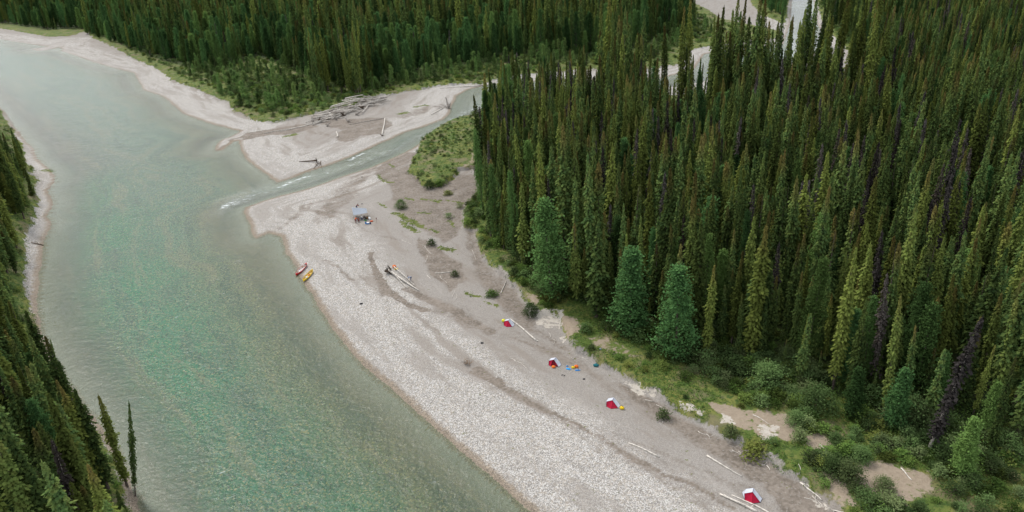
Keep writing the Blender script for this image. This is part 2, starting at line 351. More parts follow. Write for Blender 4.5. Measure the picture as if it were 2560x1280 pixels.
vm = t.ss(t.math('ADD', vsd, t.math('ADD', t.math('MULTIPLY', t.math('SUBTRACT', nmid, .5), 3.2), t.math('MULTIPLY', t.math('SUBTRACT', nfine, .5), 1.6))), -.15, .35)
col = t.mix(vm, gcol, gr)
mm = t.ss(t.math('ADD', t.attr('moss'), t.math('MULTIPLY', t.math('SUBTRACT', ncl, .5), 3.6)), .62, .78)
col = t.mix(mm, col, t.mix(nhi, (.06, .085, .018), (.14, .15, .04)))
lm = t.ss(t.math('ADD', t.attr('lite'), t.math('MULTIPLY', t.math('SUBTRACT', ncl, .5), 3.2)), .75, .95)
col = t.mix(lm, col, litc)
h = t.math('ADD', t.math('MULTIPLY', sd3, -.6), t.math('ADD', nhi, t.math('MULTIPLY', nfine, 1.4)))
M_ground = t.done(t.bsdf(col, .9, .15, t.bump(h, .55, .12)))

# water
t = NT('water_material'); p = t.pos()
mp = t.n('ShaderNodeMapping'); t.put(mp.inputs[0], p); mp.inputs['Rotation'].default_value = (0, 0, R(-28)); mp.inputs['Scale'].default_value = (1.0, .33, 1)
st = t.noise(mp.outputs[0], .07, 4); mt = t.noise(p, .9, 3); mt2 = t.sep(t.vor(p, 1.1))
dp = t.attr('depth')
ddn = t.math('ADD', dp, t.math('MULTIPLY', t.math('SUBTRACT', st, .5), 1.6))
c1 = t.mix(t.ss(ddn, .1, 1.2), (.180, .150, .090), (.102, .100, .054))
c2 = t.mix(t.ss(ddn, 1.0, 2.8), c1, (.062, .112, .074))
bed = t.math('MULTIPLY', t.attr('bed'), t.ss(st, .30, .55, .45, 1))
c2 = t.mix(t.math('MULTIPLY', bed, .7), c2, (.082, .090, .045))
c2 = t.mix(t.math('MULTIPLY', t.attr('left_grey'), t.ss(st, .25, .6, .4, .8)), c2, (.066, .066, .058))  # water colour turns greyer towards the left shore
pl = t.math('MULTIPLY', t.attr('pool'), t.ss(st, .66, .42, .55, 1))
c2 = t.mix(t.math('MULTIPLY', pl, .92), c2, (.004, .120, .050))
c2 = t.mix(t.math('MULTIPLY', t.attr('creek'), .88), c2, (.235, .255, .215))
gm = t.n('ShaderNodeMapping'); gm.vector_type = 'TEXTURE'; gm.inputs['Rotation'].default_value = (0, 0, R(-62)); gm.inputs['Scale'].default_value = (1.8, 1.0, 1.0); t.put(gm.inputs[0], p)
sq = t.n('ShaderNodeSeparateXYZ'); t.put(sq.inputs[0], p); cq = t.n('ShaderNodeCombineXYZ')
t.put(cq.inputs[0], t.math('MULTIPLY', t.math('ADD', t.attr('off'), t.math('MULTIPLY', t.noise(p, .03, 2), 10.0)), .22)); t.put(cq.inputs[1], t.math('MULTIPLY', sq.outputs[0], .02)); t.put(cq.inputs[2], t.math('MULTIPLY', sq.outputs[1], .02))
seam = t.noise(cq.outputs[0], 1.0, 5, .62)
c2 = t.mix(t.ss(seam, .51, .62, 0, .50), c2, (.120, .118, .072))
c2 = t.mix(t.ss(seam, .48, .37, 0, .50), c2, (.026, .062, .042))
g1 = t.noise(gm.outputs[0], .75, 4, .7); g2 = t.sep(t.vor(p, 4.4)); g3 = t.noise(p, .14, 3); g4 = t.noise(gm.outputs[0], 2.2, 3, .7)  # g1: glitter of the ripples, painted into the colour as light and dark grain
c2 = t.mix(t.ss(g1, .46, .30, 0, .45), c2, (.034, .052, .036))
c2 = t.mix(t.ss(g1, .54, .70, 0, .28), c2, (.150, .160, .100))
c2 = t.mix(t.ss(g2[0], .55, .95, 0, .62), c2, t.mix(g2[1], (.085, .145, .075), (.250, .215, .090)))
c2 = t.mix(t.ss(g4, .5, .35, 0, .6), c2, (.022, .036, .024))
c2 = t.mix(t.ss(g3, .5, .68, 0, .30), c2, (.035, .070, .044))
fq = t.n('ShaderNodeMapping'); fq.vector_type = 'TEXTURE'; fq.inputs['Rotation'].default_value = (0, 0, R(28)); fq.inputs['Scale'].default_value = (3.0, .8, 1.0); t.put(fq.inputs[0], p)
fo = t.ss(t.math('ADD', t.math('MULTIPLY', t.attr('foam'), .86), t.math('MULTIPLY', t.math('SUBTRACT', t.noise(fq.outputs[0], 1.1, 5, .78), .5), 3.6)), .50, .95)
c3 = t.mix(fo, c2, (.75, .80, .80))
dif = t.n('ShaderNodeBsdfDiffuse'); t.put(dif.inputs[0], c3)
tr = t.n('ShaderNodeBsdfTransparent'); t.put(tr.inputs[0], (.80, .90, .80))
opac = t.math('MAXIMUM', t.ss(dp, .0, 2.2, .08, .90), fo)
body = t.n('ShaderNodeMixShader'); t.put(body.inputs[0], opac); t.t.links.new(tr.outputs[0], body.inputs[1]); t.t.links.new(dif.outputs[0], body.inputs[2])
wv = t.math('ADD', t.math('MULTIPLY', t.noise(p, .30, 3, .6), 1.0), t.math('MULTIPLY', t.noise(p, 1.1, 4, .65), .75))
nrm = t.bump(wv, .55, .5)
gl = t.n('ShaderNodeBsdfGlossy'); gl.inputs['Roughness'].default_value = .22; t.put(gl.inputs[0], (1, 1, 1)); t.put(gl.inputs['Normal'], nrm)
fr = t.n('ShaderNodeFresnel'); fr.inputs[0].default_value = 1.33; t.put(fr.inputs['Normal'], nrm)
ms = t.n('ShaderNodeMixShader'); t.put(ms.inputs[0], t.math('MULTIPLY', fr.outputs[0], .60, clamp=True))
t.t.links.new(body.outputs[0], ms.inputs[1]); t.t.links.new(gl.outputs[0], ms.inputs[2])
M_water = t.done(ms.outputs[0])

def foliage(name, c_dark, c_mid, c_alt, brown=None, trans=.22):
    t = NT(name); o = t.obj(); r = t.rnd()
    wnn = t.n('ShaderNodeTexWhiteNoise', noise_dimensions='1D'); t.put(wnn.inputs['W'], r); rr = t.sep(wnn.outputs['Color'])
    off = t.n('ShaderNodeVectorMath', operation='ADD'); t.put(off.inputs[0], o); t.put(off.inputs[1], wnn.outputs['Color'])
    n1 = t.noise(off.outputs[0], .9, 3); n2 = t.noise(off.outputs[0], 4.0, 2)
    c = t.mix(t.ss(n1, .32, .68), c_dark, c_mid)
    c = t.mix(t.ss(rr[0], .35, 1.0, 0, .85), c, c_alt)
    c = t.mix(t.ss(n2, .5, .8, 0, .5), c, tuple(min(1, x*1.75) for x in c_mid))
    if brown:
        z = t.n('ShaderNodeSeparateXYZ'); t.put(z.inputs[0], t.n('ShaderNodeTexCoord').outputs['Generated'])
        f = t.math('MULTIPLY', t.ss(z.outputs[2], .70, .95), t.ss(rr[1], .35, .85))
        c = t.mix(t.math('MULTIPLY', f, .75), c, brown)
        c = t.mix(t.math('MULTIPLY', t.ss(n1, .45, .75), t.ss(rr[2], .2, 1, .1, .6)), c, tuple(.55*x+.45*y for x, y in zip(brown, c_dark)))
    br = t.ss(rr[2], 0, 1, .50, 1.55)
    hs_ = t.n('ShaderNodeHueSaturation'); t.put(hs_.inputs['Value'], br); t.put(hs_.inputs['Color'], c); c = hs_.outputs[0]
    d = t.n('ShaderNodeBsdfDiffuse'); t.put(d.inputs[0], c); tl = t.n('ShaderNodeBsdfTranslucent'); t.put(tl.inputs[0], c)
    m_ = t.n('ShaderNodeMixShader'); m_.inputs[0].default_value = trans
    t.t.links.new(d.outputs[0], m_.inputs[1]); t.t.links.new(tl.outputs[0], m_.inputs[2])
    return t.done(m_.outputs[0])
M_spruce = foliage('spruce_needles', (.046, .082, .028), (.098, .142, .038), (.132, .156, .032), (.130, .090, .030))
M_dead = foliage('dead_twigs', (.036, .031, .029), (.066, .059, .056), (.050, .040, .032), None, .1)
M_pop = foliage('broad_leaves', (.038, .085, .030), (.072, .148, .046), (.105, .165, .042), None, .3)
M_wil = foliage('willow_leaves', (.060, .105, .034), (.100, .152, .052), (.125, .150, .065), None, .3)
M_sap = foliage('young_leaves', (.060, .115, .034), (.105, .175, .050), (.130, .180, .055), None, .3)
M_low = foliage('low_leaves', (.055, .100, .024), (.095, .150, .034), (.140, .150, .038), None, .25)
M_bark = simple('bark', (.13, .10, .08), .95, .4, 6)
M_drift = simple('weathered_wood', (.62, .57, .50), .85, .3, 2)
M_drift2 = simple('grey_wood', (.36, .32, .28), .9, .35, 2)
M_dkwood = simple('dark_root_wood', (.12, .085, .06), .95, .4, 4)

# ---------------------------------------------------------------- object helpers
def tag(o, label=None, cat=None, group=None, kind=None):
    if label: o['label'] = label
    if cat: o['category'] = cat
    if group: o['group'] = group
    if kind: o['kind'] = kind
    return o
def empty(name, loc=(0, 0, 0), rz=0, label=None, cat=None, group=None):
    o = bpy.data.objects.new(name, None); COL.objects.link(o); o.location = loc; o.rotation_euler = (0, 0, rz)
    o.empty_display_size = .5
    return tag(o, label, cat, group)
def mesh_np(name, V, F, mats, mi=None, smooth=False):
    me = bpy.data.meshes.new(name); V = np.asarray(V, np.float32); F = np.asarray(F, np.int32)
    me.vertices.add(len(V)); me.vertices.foreach_set('co', V.ravel())
    k = F.shape[1]; me.loops.add(F.size); me.loops.foreach_set('vertex_index', F.ravel())
    me.polygons.add(len(F)); me.polygons.foreach_set('loop_start', np.arange(0, F.size, k, dtype=np.int32))
    me.polygons.foreach_set('loop_total', np.full(len(F), k, np.int32))
    for m_ in mats: me.materials.append(m_)
    if mi is not None: me.polygons.foreach_set('material_index', np.asarray(mi, np.int32))
    if smooth: me.polygons.foreach_set('use_smooth', np.ones(len(F), bool))
    me.update(calc_edges=True); me.validate()
    return me
def obj(name, me, parent=None, loc=None):
    o = bpy.data.objects.new(name, me); COL.objects.link(o)
    if parent: o.parent = parent
    if loc is not None: o.location = loc
    return o
def setattr_f(me, name, vals):
    a = me.attributes.new(name, 'FLOAT', 'POINT'); a.data.foreach_set('value', np.asarray(vals, np.float32).ravel())

# ---------------------------------------------------------------- ground and water
idx = np.arange(ny*nx).reshape(ny, nx)
quads = np.stack([idx[:-1, :-1], idx[:-1, 1:], idx[1:, 1:], idx[1:, :-1]], -1).reshape(-1, 4)
me = mesh_np('ground', np.stack([X, Y, Z], -1).reshape(-1, 3), quads, [M_ground], smooth=True)
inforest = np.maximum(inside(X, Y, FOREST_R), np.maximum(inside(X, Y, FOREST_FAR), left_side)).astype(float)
for k_, v_ in dict(veg=veg, land=shore_d, sand=sand, pale=pale, wet=wet, lite=lite, soil=soil*(veg > -1), moss=moss, forest_floor=inforest).items():
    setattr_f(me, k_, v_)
tag(obj('ground', me), 'gravel bars, sandy flats and grassy forest floor of the river valley', None, None, 'structure')
s2 = idx[::2, ::2]; X2 = X[::2, ::2]; Y2 = Y[::2, ::2]; W2 = wat[::2, ::2]
my, mx = X2.shape; id2 = np.arange(my*mx).reshape(my, mx)
q2 = np.stack([id2[:-1, :-1], id2[:-1, 1:], id2[1:, 1:], id2[1:, :-1]], -1)
wm = np.maximum(np.maximum(W2[:-1, :-1], W2[1:, 1:]), np.maximum(W2[:-1, 1:], W2[1:, :-1])) > -1.5
q2 = q2[wm]
used, inv = np.unique(q2, return_inverse=True)
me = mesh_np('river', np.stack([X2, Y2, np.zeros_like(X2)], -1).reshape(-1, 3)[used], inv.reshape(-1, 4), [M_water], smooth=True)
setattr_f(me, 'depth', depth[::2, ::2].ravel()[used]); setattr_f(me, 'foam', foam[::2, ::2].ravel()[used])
dls = seg_dist(X2, Y2, W(LEFT_SHORE)); setattr_f(me, 'left_grey', ((1-sm(dls, 4, 34))*sm(Y2, 500, 200)).ravel()[used])
pool = sm(sdf(X2, Y2, W([(150, 420), (300, 420), (460, 740), (620, 960), (740, 1110), (900, 1320), (420, 1320), (330, 1000), (210, 760)])), -16, 12)*sm(Y2, 330, 150); setattr_f(me, 'off', wat[::2, ::2].ravel()[used]); setattr_f(me, 'pool', pool.ravel()[used])
bedm = sm(sdf(X2, Y2, W([(430, 640), (640, 660), (760, 800), (900, 980), (1060, 1130), (1260, 1320), (840, 1320), (740, 1120), (560, 860)])), -9, 6); setattr_f(me, 'bed', bedm.ravel()[used])
crk = sm(sdf(X2, Y2, W([(545, 535), (560, 500), (690, 450), (770, 425), (930, 355), (1110, 285), (1150, 220), (1500, 170), (1500, 270), (1210, 300), (1100, 340), (940, 420), (760, 480), (610, 520)])), -5, 3); setattr_f(me, 'creek', crk.ravel()[used])
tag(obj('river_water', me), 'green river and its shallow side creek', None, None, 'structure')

# ---------------------------------------------------------------- trees
def leafquads(C, A, B):      # centres, half-axis along, half-axis across -> quads
    V = np.stack([C-A-B*.55, C+A-B*.30, C+A+B*.30, C-A+B*.55], 1).reshape(-1, 3)
    V = np.stack([C-A, C-B, C+A, C+B], 1).reshape(-1, 3)
    F = np.arange(len(V)).reshape(-1, 4)
    return V, F
def trunk_mesh(name, H, r, mat, seed=0, stubs=0, seg=7):
    g = np.random.default_rng(seed); nz = 9; V = []; F = []
    px = np.cumsum(g.normal(0, .05, nz)); py = np.cumsum(g.normal(0, .05, nz)); px -= px[0]; py -= py[0]
    for i in range(nz):
        tt = i/(nz-1); rr = r*(1-tt)**.85+.015; rr *= 1.35 if i == 0 else 1
        for k in range(seg):
            a = 2*math.pi*k/seg; V.append((px[i]+rr*math.cos(a), py[i]+rr*math.sin(a), H*tt-.3*(i == 0)))
    for i in range(nz-1):
        for k in range(seg):
            F.append((i*seg+k, i*seg+(k+1) % seg, (i+1)*seg+(k+1) % seg, (i+1)*seg+k))
    for s in range(stubs):
        z = H*g.uniform(.15, .95); a = g.uniform(0, 6.28); L = g.uniform(.4, 1.3)*(1.1-z/H); w = .03
        i = min(int(z/H*(nz-1)), nz-2)
        b = np.array([px[i], py[i], z]); e = b+np.array([math.cos(a)*L, math.sin(a)*L, -.35*L])
        n0 = len(V); s_ = np.array([-math.sin(a)*w, math.cos(a)*w, 0]); u_ = np.array([0, 0, w])
        for q in (b-s_, b+u_, b+s_, e-s_*.3, e+u_*.3, e+s_*.3): V.append(tuple(q))
        F += [(n0, n0+1, n0+4, n0+3), (n0+1, n0+2, n0+5, n0+4), (n0+2, n0, n0+3, n0+5)]
    return mesh_np(name, np.array(V), np.array(F), [mat], smooth=True)
def spruce_crown(name, H, Rm, seed, mat, base=.10, dens=1.0, power=.62):
    g = np.random.default_rng(seed); C = []; A = []; B = []
    z = H*base; bulge = g.uniform(0, 6.28, 4)
    while z < H:
        tt = (z-H*base)/(H*(1-base))
        wob = 1+.22*math.sin(tt*9+bulge[0])+.16*math.sin(tt*23+bulge[1])
        r = Rm*((1-tt)**power*min(1, .55+tt*2.2))*wob+.10
        nb = int((5+3*(r > .8))*dens+g.random())
        a0 = g.uniform(0, 6.28)
        for k in range(nb):
            a = a0+2*math.pi*k/nb+g.normal(0, .25); L = r*g.uniform(.6, 1.22)
            if g.random() < .05: L *= 1.3
            dv = np.array([math.cos(a), math.sin(a), 0]); sv = np.array([-math.sin(a), math.cos(a), 0])
            droop = g.uniform(.25, .75)
            ns = 3 if L > .8 else 2
            for s in range(ns):
                f = (s+.65)/ns
                c = dv*L*f+np.array([0, 0, z-droop*L*f*f+g.normal(0, .05)])+sv*g.normal(0, .10)*L
                al = dv*(L/ns*.72)+np.array([0, 0, -droop*L/ns*.9*f]); bl = sv*g.uniform(.16, .30)*(1.15-.3*f)+np.array([0, 0, g.normal(0, .10)])
                C.append(c); A.append(al); B.append(bl)
            # hanging twigs
            c = dv*L*.8+np.array([0, 0, z-droop*L*.7-.15]); C.append(c); A.append(np.array([dv[0]*.08, dv[1]*.08, -.24])); B.append(sv*.16+dv*g.normal(0, .08))
        z += g.uniform(.24, .36)*(1 if H > 12 else .7)
    C.append(np.array([0, 0, H])); A.append(np.array([0, 0, .45])); B.append(np.array([.07, 0, 0]))
    V, F = leafquads(np.array(C), np.array(A), np.array(B))
    return mesh_np(name, V, F, [mat])
def bushy_crown(name, H, Rm, seed, mat, base=.08, n=330, per=13, ls=.20, conic=.75):
    g = np.random.default_rng(seed); Cs = []
    for i in range(n):
        tt = g.random()**.9; zz = H*(base+(1-base)*tt)
        prof = min(1, .45+3.2*tt)*(1-tt**1.4)**conic
        a = g.uniform(0, 6.28); lob = 1+.22*math.sin(3*a+seed)+.18*math.sin(tt*17+a*2+seed)
        rr = Rm*prof*lob*math.sqrt(g.uniform(.25, 1))
        c = np.array([math.cos(a)*rr, math.sin(a)*rr, zz])
        sz = .38*(1+.5*g.random())*(Rm/2.6)**.5
        pts = c+g.normal(0, 1, (per, 3))*sz*np.array([1, 1, .62]); Cs.append(pts)
    C = np.concatenate(Cs); k = len(C)
    al = g.normal(0, 1, (k, 3)); al[:, 2] *= .5; al /= np.linalg.norm(al, axis=1)[:, None]
    nn = g.normal(0, .55, (k, 3))+np.array([0, 0, 1.0]); bl = np.cross(nn, al); bl /= np.linalg.norm(bl, axis=1)[:, None]
    s = g.uniform(.7, 1.35, (k, 1))*ls
    V, F = leafquads(C, al*s, bl*s*.62)
    return mesh_np(name, V, F, [mat])

proto = {}
def add_proto(key, crown, trunk): proto.setdefault(key, []).append((crown, trunk))
for i, (H, Rm, b, pw) in enumerate([(24, 1.55, .10, .60), (21, 1.35, .08, .55), (26, 1.65, .14, .65), (18, 1.30, .06, .70), (22, 1.15, .12, .50), (14, 1.25, .04, .80), (25, 1.30, .16, .55), (20, 1.75, .07, .75)]):
    add_proto('spruce', spruce_crown('spruce_crown', H, Rm, 20+i, M_spruce, b, 1.0, pw), trunk_mesh('spruce_trunk', H*.985, .20, M_bark, 40+i, 10))
for i, (H, Rm) in enumerate([(22, 1.0), (19, .85)]):
    add_proto('dead', spruce_crown('dead_crown', H, Rm, 60+i, M_dead, .15, .65, .5), trunk_mesh('dead_trunk', H, .17, M_drift2, 70+i, 40))
for i, (H, Rm) in enumerate([(18, 2.9), (15, 2.4), (20, 2.8), (12, 2.1)]):
    add_proto('poplar', bushy_crown('poplar_crown', H, Rm, 80+i, M_pop, .06, 420, 14, .21), trunk_mesh('poplar_trunk', H*.93, .2, M_bark, 90+i, 12))
for i, (H, Rm) in enumerate([(7, 1.3), (5, 1.0), (9, 1.45)]):
    add_proto('sapling', bushy_crown('sapling_crown', H, Rm, 100+i, M_sap if i != 1 else M_wil, .04, 110, 11, .17, .95), trunk_mesh('sapling_trunk', H*.93, .08, M_bark, 110+i, 4))
add_proto('shrub', bushy_crown('shrub_crown', 4.4, 3.0, 140, M_wil, .02, 210, 12, .15, .42), trunk_mesh('shrub_stem', 3.0, .07, M_bark, 141, 12))
for i, (H, Rm) in enumerate([(1.9, 1.5), (2.6, 1.7), (1.4, 1.25), (2.2, 1.2)]):
    add_proto('shrub', bushy_crown('shrub_crown', H, Rm, 120+i, M_wil if i % 2 else M_low, .02, 46, 11, .15, .42), trunk_mesh('shrub_stem', H*.7, .05, M_bark, 130+i, 8))

trees = []     # kind, variant, x, y, z, scale_xy, scale_z, rot, tiltx, tilty, label, group
def add_tree(kind, x, y, s=1., sz=None, v=None, label=None, group=None, tilt=None):
    n = len(proto[kind]); v = int(rng.integers(n)) if v is None else v
    z = float(HZ(x, y))-.1
    tl = tilt or (rng.normal(0, .028), rng.normal(0, .028))
    trees.append([kind, v, float(x), float(y), z, s, sz or s, rng.uniform(0, 6.28), tl[0], tl[1], label, group])
PROTO_H = {'spruce': [24, 21, 26, 18, 22, 14, 25, 20], 'dead': [22, 19], 'poplar': [18, 15, 20, 12], 'sapling': [7, 5, 9], 'shrub': [4.4, 1.9, 2.6, 1.4, 2.2]}

def jitter(x0, x1, y0, y1, step_fn):
    out = []; y = y0
    while y < y1:
        st = step_fn(y); x = x0+rng.uniform(0, st)
        row = np.arange(x, x1, st); k = len(row)
        out.append(np.stack([row+rng.uniform(-.5, .5, k)*st, y+rng.uniform(-.5, .5, k)*st], 1)); y += st
    return np.concatenate(out)
def vis(x, y, zt, m=80):
    u, v, f = proj(x, y, zt); ub, vb, fb = proj(x, y, HZ(x, y))
    return (f > 5) & (u > -m*1.5) & (u < 2560+m*1.5) & (vb > -60) & (v < 1280+m)

# right-hand spruce forest
pts = jitter(-40, 620, 60, 760, lambda y: 2.75 if y < 230 else 2.75+(y-230)*.006)
sd_f = sdf(pts[:, 0], pts[:, 1], FOREST_R)
k = (sd_f > -.5) & vis(pts[:, 0], pts[:, 1], HZ(pts[:, 0], pts[:, 1])+24)
clump = fbm(pts[:, 0], pts[:, 1], 22, 3, 31)
for (x, y), d, c in zip(pts[k], sd_f[k], clump[k]):
    r = rng.random()
    uu_, vv_, _f = proj(x, y, HZ(x, y))
    if r < .12 or c < .30: continue
    if 1560 < uu_ < 2170 and vv_ < 330 and rng.random() < (.55 if vv_ < 290 else .25): continue
    if rng.random() < (.16 if c < .5 else .03)+(.10 if d < 10 else 0):
        add_tree('poplar', x, y, rng.uniform(.45, .85), rng.uniform(.7, 1.1))
    elif rng.random() < .055: add_tree('dead', x, y, rng.uniform(.8, 1.1))
    else:
        s = rng.uniform(.48, 1.14)*(.72+.55*c); s *= 1.55 if (1500 < uu_ < 2190 and vv_ < 330) else 1
        if d < 5 and rng.random() < .5: s *= rng.uniform(.45, .8)
        add_tree('spruce', x, y, s*rng.uniform(.74, 1.12)*(.85 if (1500 < uu_ < 2190 and vv_ < 330) else 1), s*.95)
# far forest
pts = jitter(-620, 420, 250, 1150, lambda y: 4.0+(y-250)*.006)
sd_f = np.maximum(sdf(pts[:, 0], pts[:, 1], FOREST_FAR), sdf(pts[:, 0], pts[:, 1], ISLE))
k = (sd_f > 0) & vis(pts[:, 0], pts[:, 1], HZ(pts[:, 0], pts[:, 1])+24)
clump = fbm(pts[:, 0], pts[:, 1], 45, 3, 37)
for (x, y), d, c in zip(pts[k], sd_f[k], clump[k]):
    if c > .50 and rng.random() < .8 or rng.random() < (.55 if d < 30 else .34):
        s = rng.uniform(.55, 1.1); add_tree('poplar', x, y, s*rng.uniform(.75, 1.1), s*1.15)
    elif rng.random() < .04: add_tree('dead', x, y, rng.uniform(.8, 1.1))
    else:
        s = rng.uniform(.6, 1.35); s *= rng.uniform(.4, .8) if d < 22 and rng.random() < .65 else 1
        add_tree('spruce', x, y, s*1.25, s*1.1)
# young growth in front of the far forest
pts = jitter(-250, 330, 180, 760, lambda y: 3.0+(y-180)*.004)
sd_f = sdf(pts[:, 0], pts[:, 1], YOUNG_FAR); k = (sd_f > 0) & (sample(veg, pts[:, 0], pts[:, 1]) > 3)
dens = fbm(pts[:, 0], pts[:, 1], 14, 3, 41)
for (x, y), c in zip(pts[k], dens[k]):
    if rng.random() < (c-.30)*1.9: add_tree('sapling', x, y, rng.uniform(.6, 1.25), rng.uniform(.45, 1.2))
    elif rng.random() < .5: add_tree('shrub', x, y, rng.uniform(.6, 1.3), rng.uniform(.6, 1.2), int(rng.integers(1, 5)))
# left hillside
pts = jitter(-160, -5, 60, 420, lambda y: 3.0)
vg = sample(veg, pts[:, 0], pts[:, 1]); ls = sample(left_side.astype(float), pts[:, 0], pts[:, 1])
k = (ls > .9) & (vg > 1.2) & vis(pts[:, 0], pts[:, 1], HZ(pts[:, 0], pts[:, 1])+18, 200)
for (x, y), d in zip(pts[k], vg[k]):
    if rng.random() < .12: continue
    s = rng.uniform(.50, .84)*(.85 if d < 4 else 1)
    if rng.random() < .10: add_tree('poplar', x, y, s*.8, s*.85)
    elif rng.random() < .05: add_tree('dead', x, y, s)
    else: add_tree('spruce', x, y, s*1.25, s, tilt=(rng.normal(0, .02), rng.normal(0, .02)))
# the trees one can pick out, set by eye
def at(kind, u, v, H, wid=1., variant=None, label=None, group=None, tilt=None):
    g_ = G(u, v); vv = variant if variant is not None else int(rng.integers(len(proto[kind])))
    s = H/PROTO_H[kind][vv]; add_tree(kind, g_.x, g_.y, s*wid, s, vv, label, group, tilt)
named = [
 ('poplar', 1382, 742, 20.5, 1.28, 2, 'broad bushy green tree at the forest corner, widest crown of the front row'),
 ('poplar', 1690, 893, 17.0, 1.15, 0, 'bushy bluish green tree at the forest front above the second tent'),
 ('poplar', 1575, 835, 16.5, 1.10, 1, 'bushy green tree in the front row, left of the bluish one above the tents'),
 ('spruce', 1490, 792, 19.5, 1.5, 3, 'full dark green spruce right beside the broad bushy corner tree'),
 ('spruce', 1245, 600, 13.5, 1.3, 5, 'short spruce at the leftmost edge of the right forest above the bare sand'),
 ('spruce', 1221, 470, 22.5, 1.0, 4, 'leftmost tall thin spruce of the right forest, rising over the creek'),
 ('spruce', 1243, 455, 25.5, 1.0, 6, 'tall thin spruce second from the left end of the right forest'),
 ('spruce', 1262, 520, 24, 1.0, 2, 'tall dark spruce just behind the grassy meadow edge'),
 ('spruce', 140, 905, 5.2, .8, 4, 'lone little spruce leaning over the water at the left shore'),
 ('spruce', 318, 1215, 15.5, 1.0, 4, 'slim dark spruce standing out against the water at the bottom of the left bank'),
 ('spruce', 338, 1240, 16.0, .62, 6, 'very thin spruce leaning towards the river beside its slim dark neighbour'),
 ('dead', 215, 1110, 8.5, 1.0, 1, 'small grey dead spruce near the stony left shore'),
 ('dead', 2320, 1130, 21, 1.2, 0, 'dark dead spruce leaning right at the edge of the bottom right scrub'),
 ('poplar', 2230, 1075, 10, .9, 3, 'small soft green tree in front of the dark trunks at the bottom right'),
 ('poplar', 2400, 1190, 9, .9, 3, 'young soft green tree at the bottom right, nearest of its kind to the frame corner'),
 ('poplar', 2130, 1045, 8.5, .9, 3, 'young pale green tree left of the dark dead spruce'),
]
for kd, u, v, H, w_, vr, lb in named:
    tl = None
    if 'very thin' in lb: tl = (0.0, .20)
    if 'over the water' in lb: tl = (0, .08)
    if 'leaning right' in lb: tl = (0, .14)
    at(kd, u, v, H, w_, vr, lb, None, tl)

for k_ in range(34):
    uu_ = rng.uniform(770, 955); vv_ = rng.uniform(196, 240); g_ = G(uu_, vv_); s_ = rng.uniform(.95, 1.3); add_tree('spruce', g_.x, g_.y, s_*.9, s_)
for k_ in range(22):
    uu_ = rng.uniform(240, 520); vv_ = rng.uniform(100, 165); g_ = G(uu_, vv_-12); s_ = rng.uniform(.9, 1.25)
    if float(sample(veg, g_.x, g_.y)) > 6: add_tree('spruce', g_.x, g_.y, s_, s_)
# shrubs: the ones standing free on sand are picked out by eye
shr = [(1075, 470, 2.6, 'dark willow shrub at the lower tip of the creek meadow'), (1120, 487, 1.3, 'small round shrub right of the meadow tip'), (1122, 545, 1.7, 'round bright green shrub alone on the bare sand'),
 (1003, 520, 2.6, 'wispy grey green shrub on sand beside the kitchen camp'), (1080, 613, 1.8, 'low green shrub beside the dark mud flat'), (1138, 690, 1.5, 'dark shrub growing in the mud flat'),
 (1100, 465, 2.2, 'leafy shrub beside the willow at the meadow tip'), (1230, 740, 1.3, 'small shrub on sand above the first red tent'), (1328, 786, 2.6, 'upright green shrub by the forest edge above the first tent'),
 (1480, 1010, 1.0, None), (1660, 1045, 2.2, 'scrubby bush at the cut bank right of the third tent'), (1830, 1080, 2.4, 'green bush on the crumbling bank edge'), (1890, 1130, 2.4, 'rounded green bush above the dark sand strip'),
 (2000, 1100, 2.5, 'round bush between the two sandy clearings'), (2120, 1200, 3.9, 'largest leafy bush in the bottom right scrub'), (2080, 1180, 3.2, 'bush leaning on the largest bottom right bush'), (2210, 1225, 2.6, 'round bush alone in the bottom right sandy clearing'),
 (1990, 1060, 3.0, 'tall bush at the upper rim of the sandy clearing'), (2150, 1150, 3.0, 'leafy bush just above the largest one'), (1395, 755, 1.8, 'pale silvery willow at the foot of the broad corner tree'),
 (1290, 690, 2.2, 'shrub beside the fallen pole at the forest corner'), (1880, 1185, 1.0, None), (1150, 520, 1.6, 'shrub at the forest foot over the sandy slope'), (1170, 560, 1.8, 'dark shrub in the gully below the forest edge'), (725, 343, .6, None)]
for u, v, h_, lb in shr:
    if lb: at('shrub', u, v, h_*(.72 if u > 1500 else .9), 1.15, 0 if h_ > 2.5 else int(rng.integers(1, 5)), lb, None)
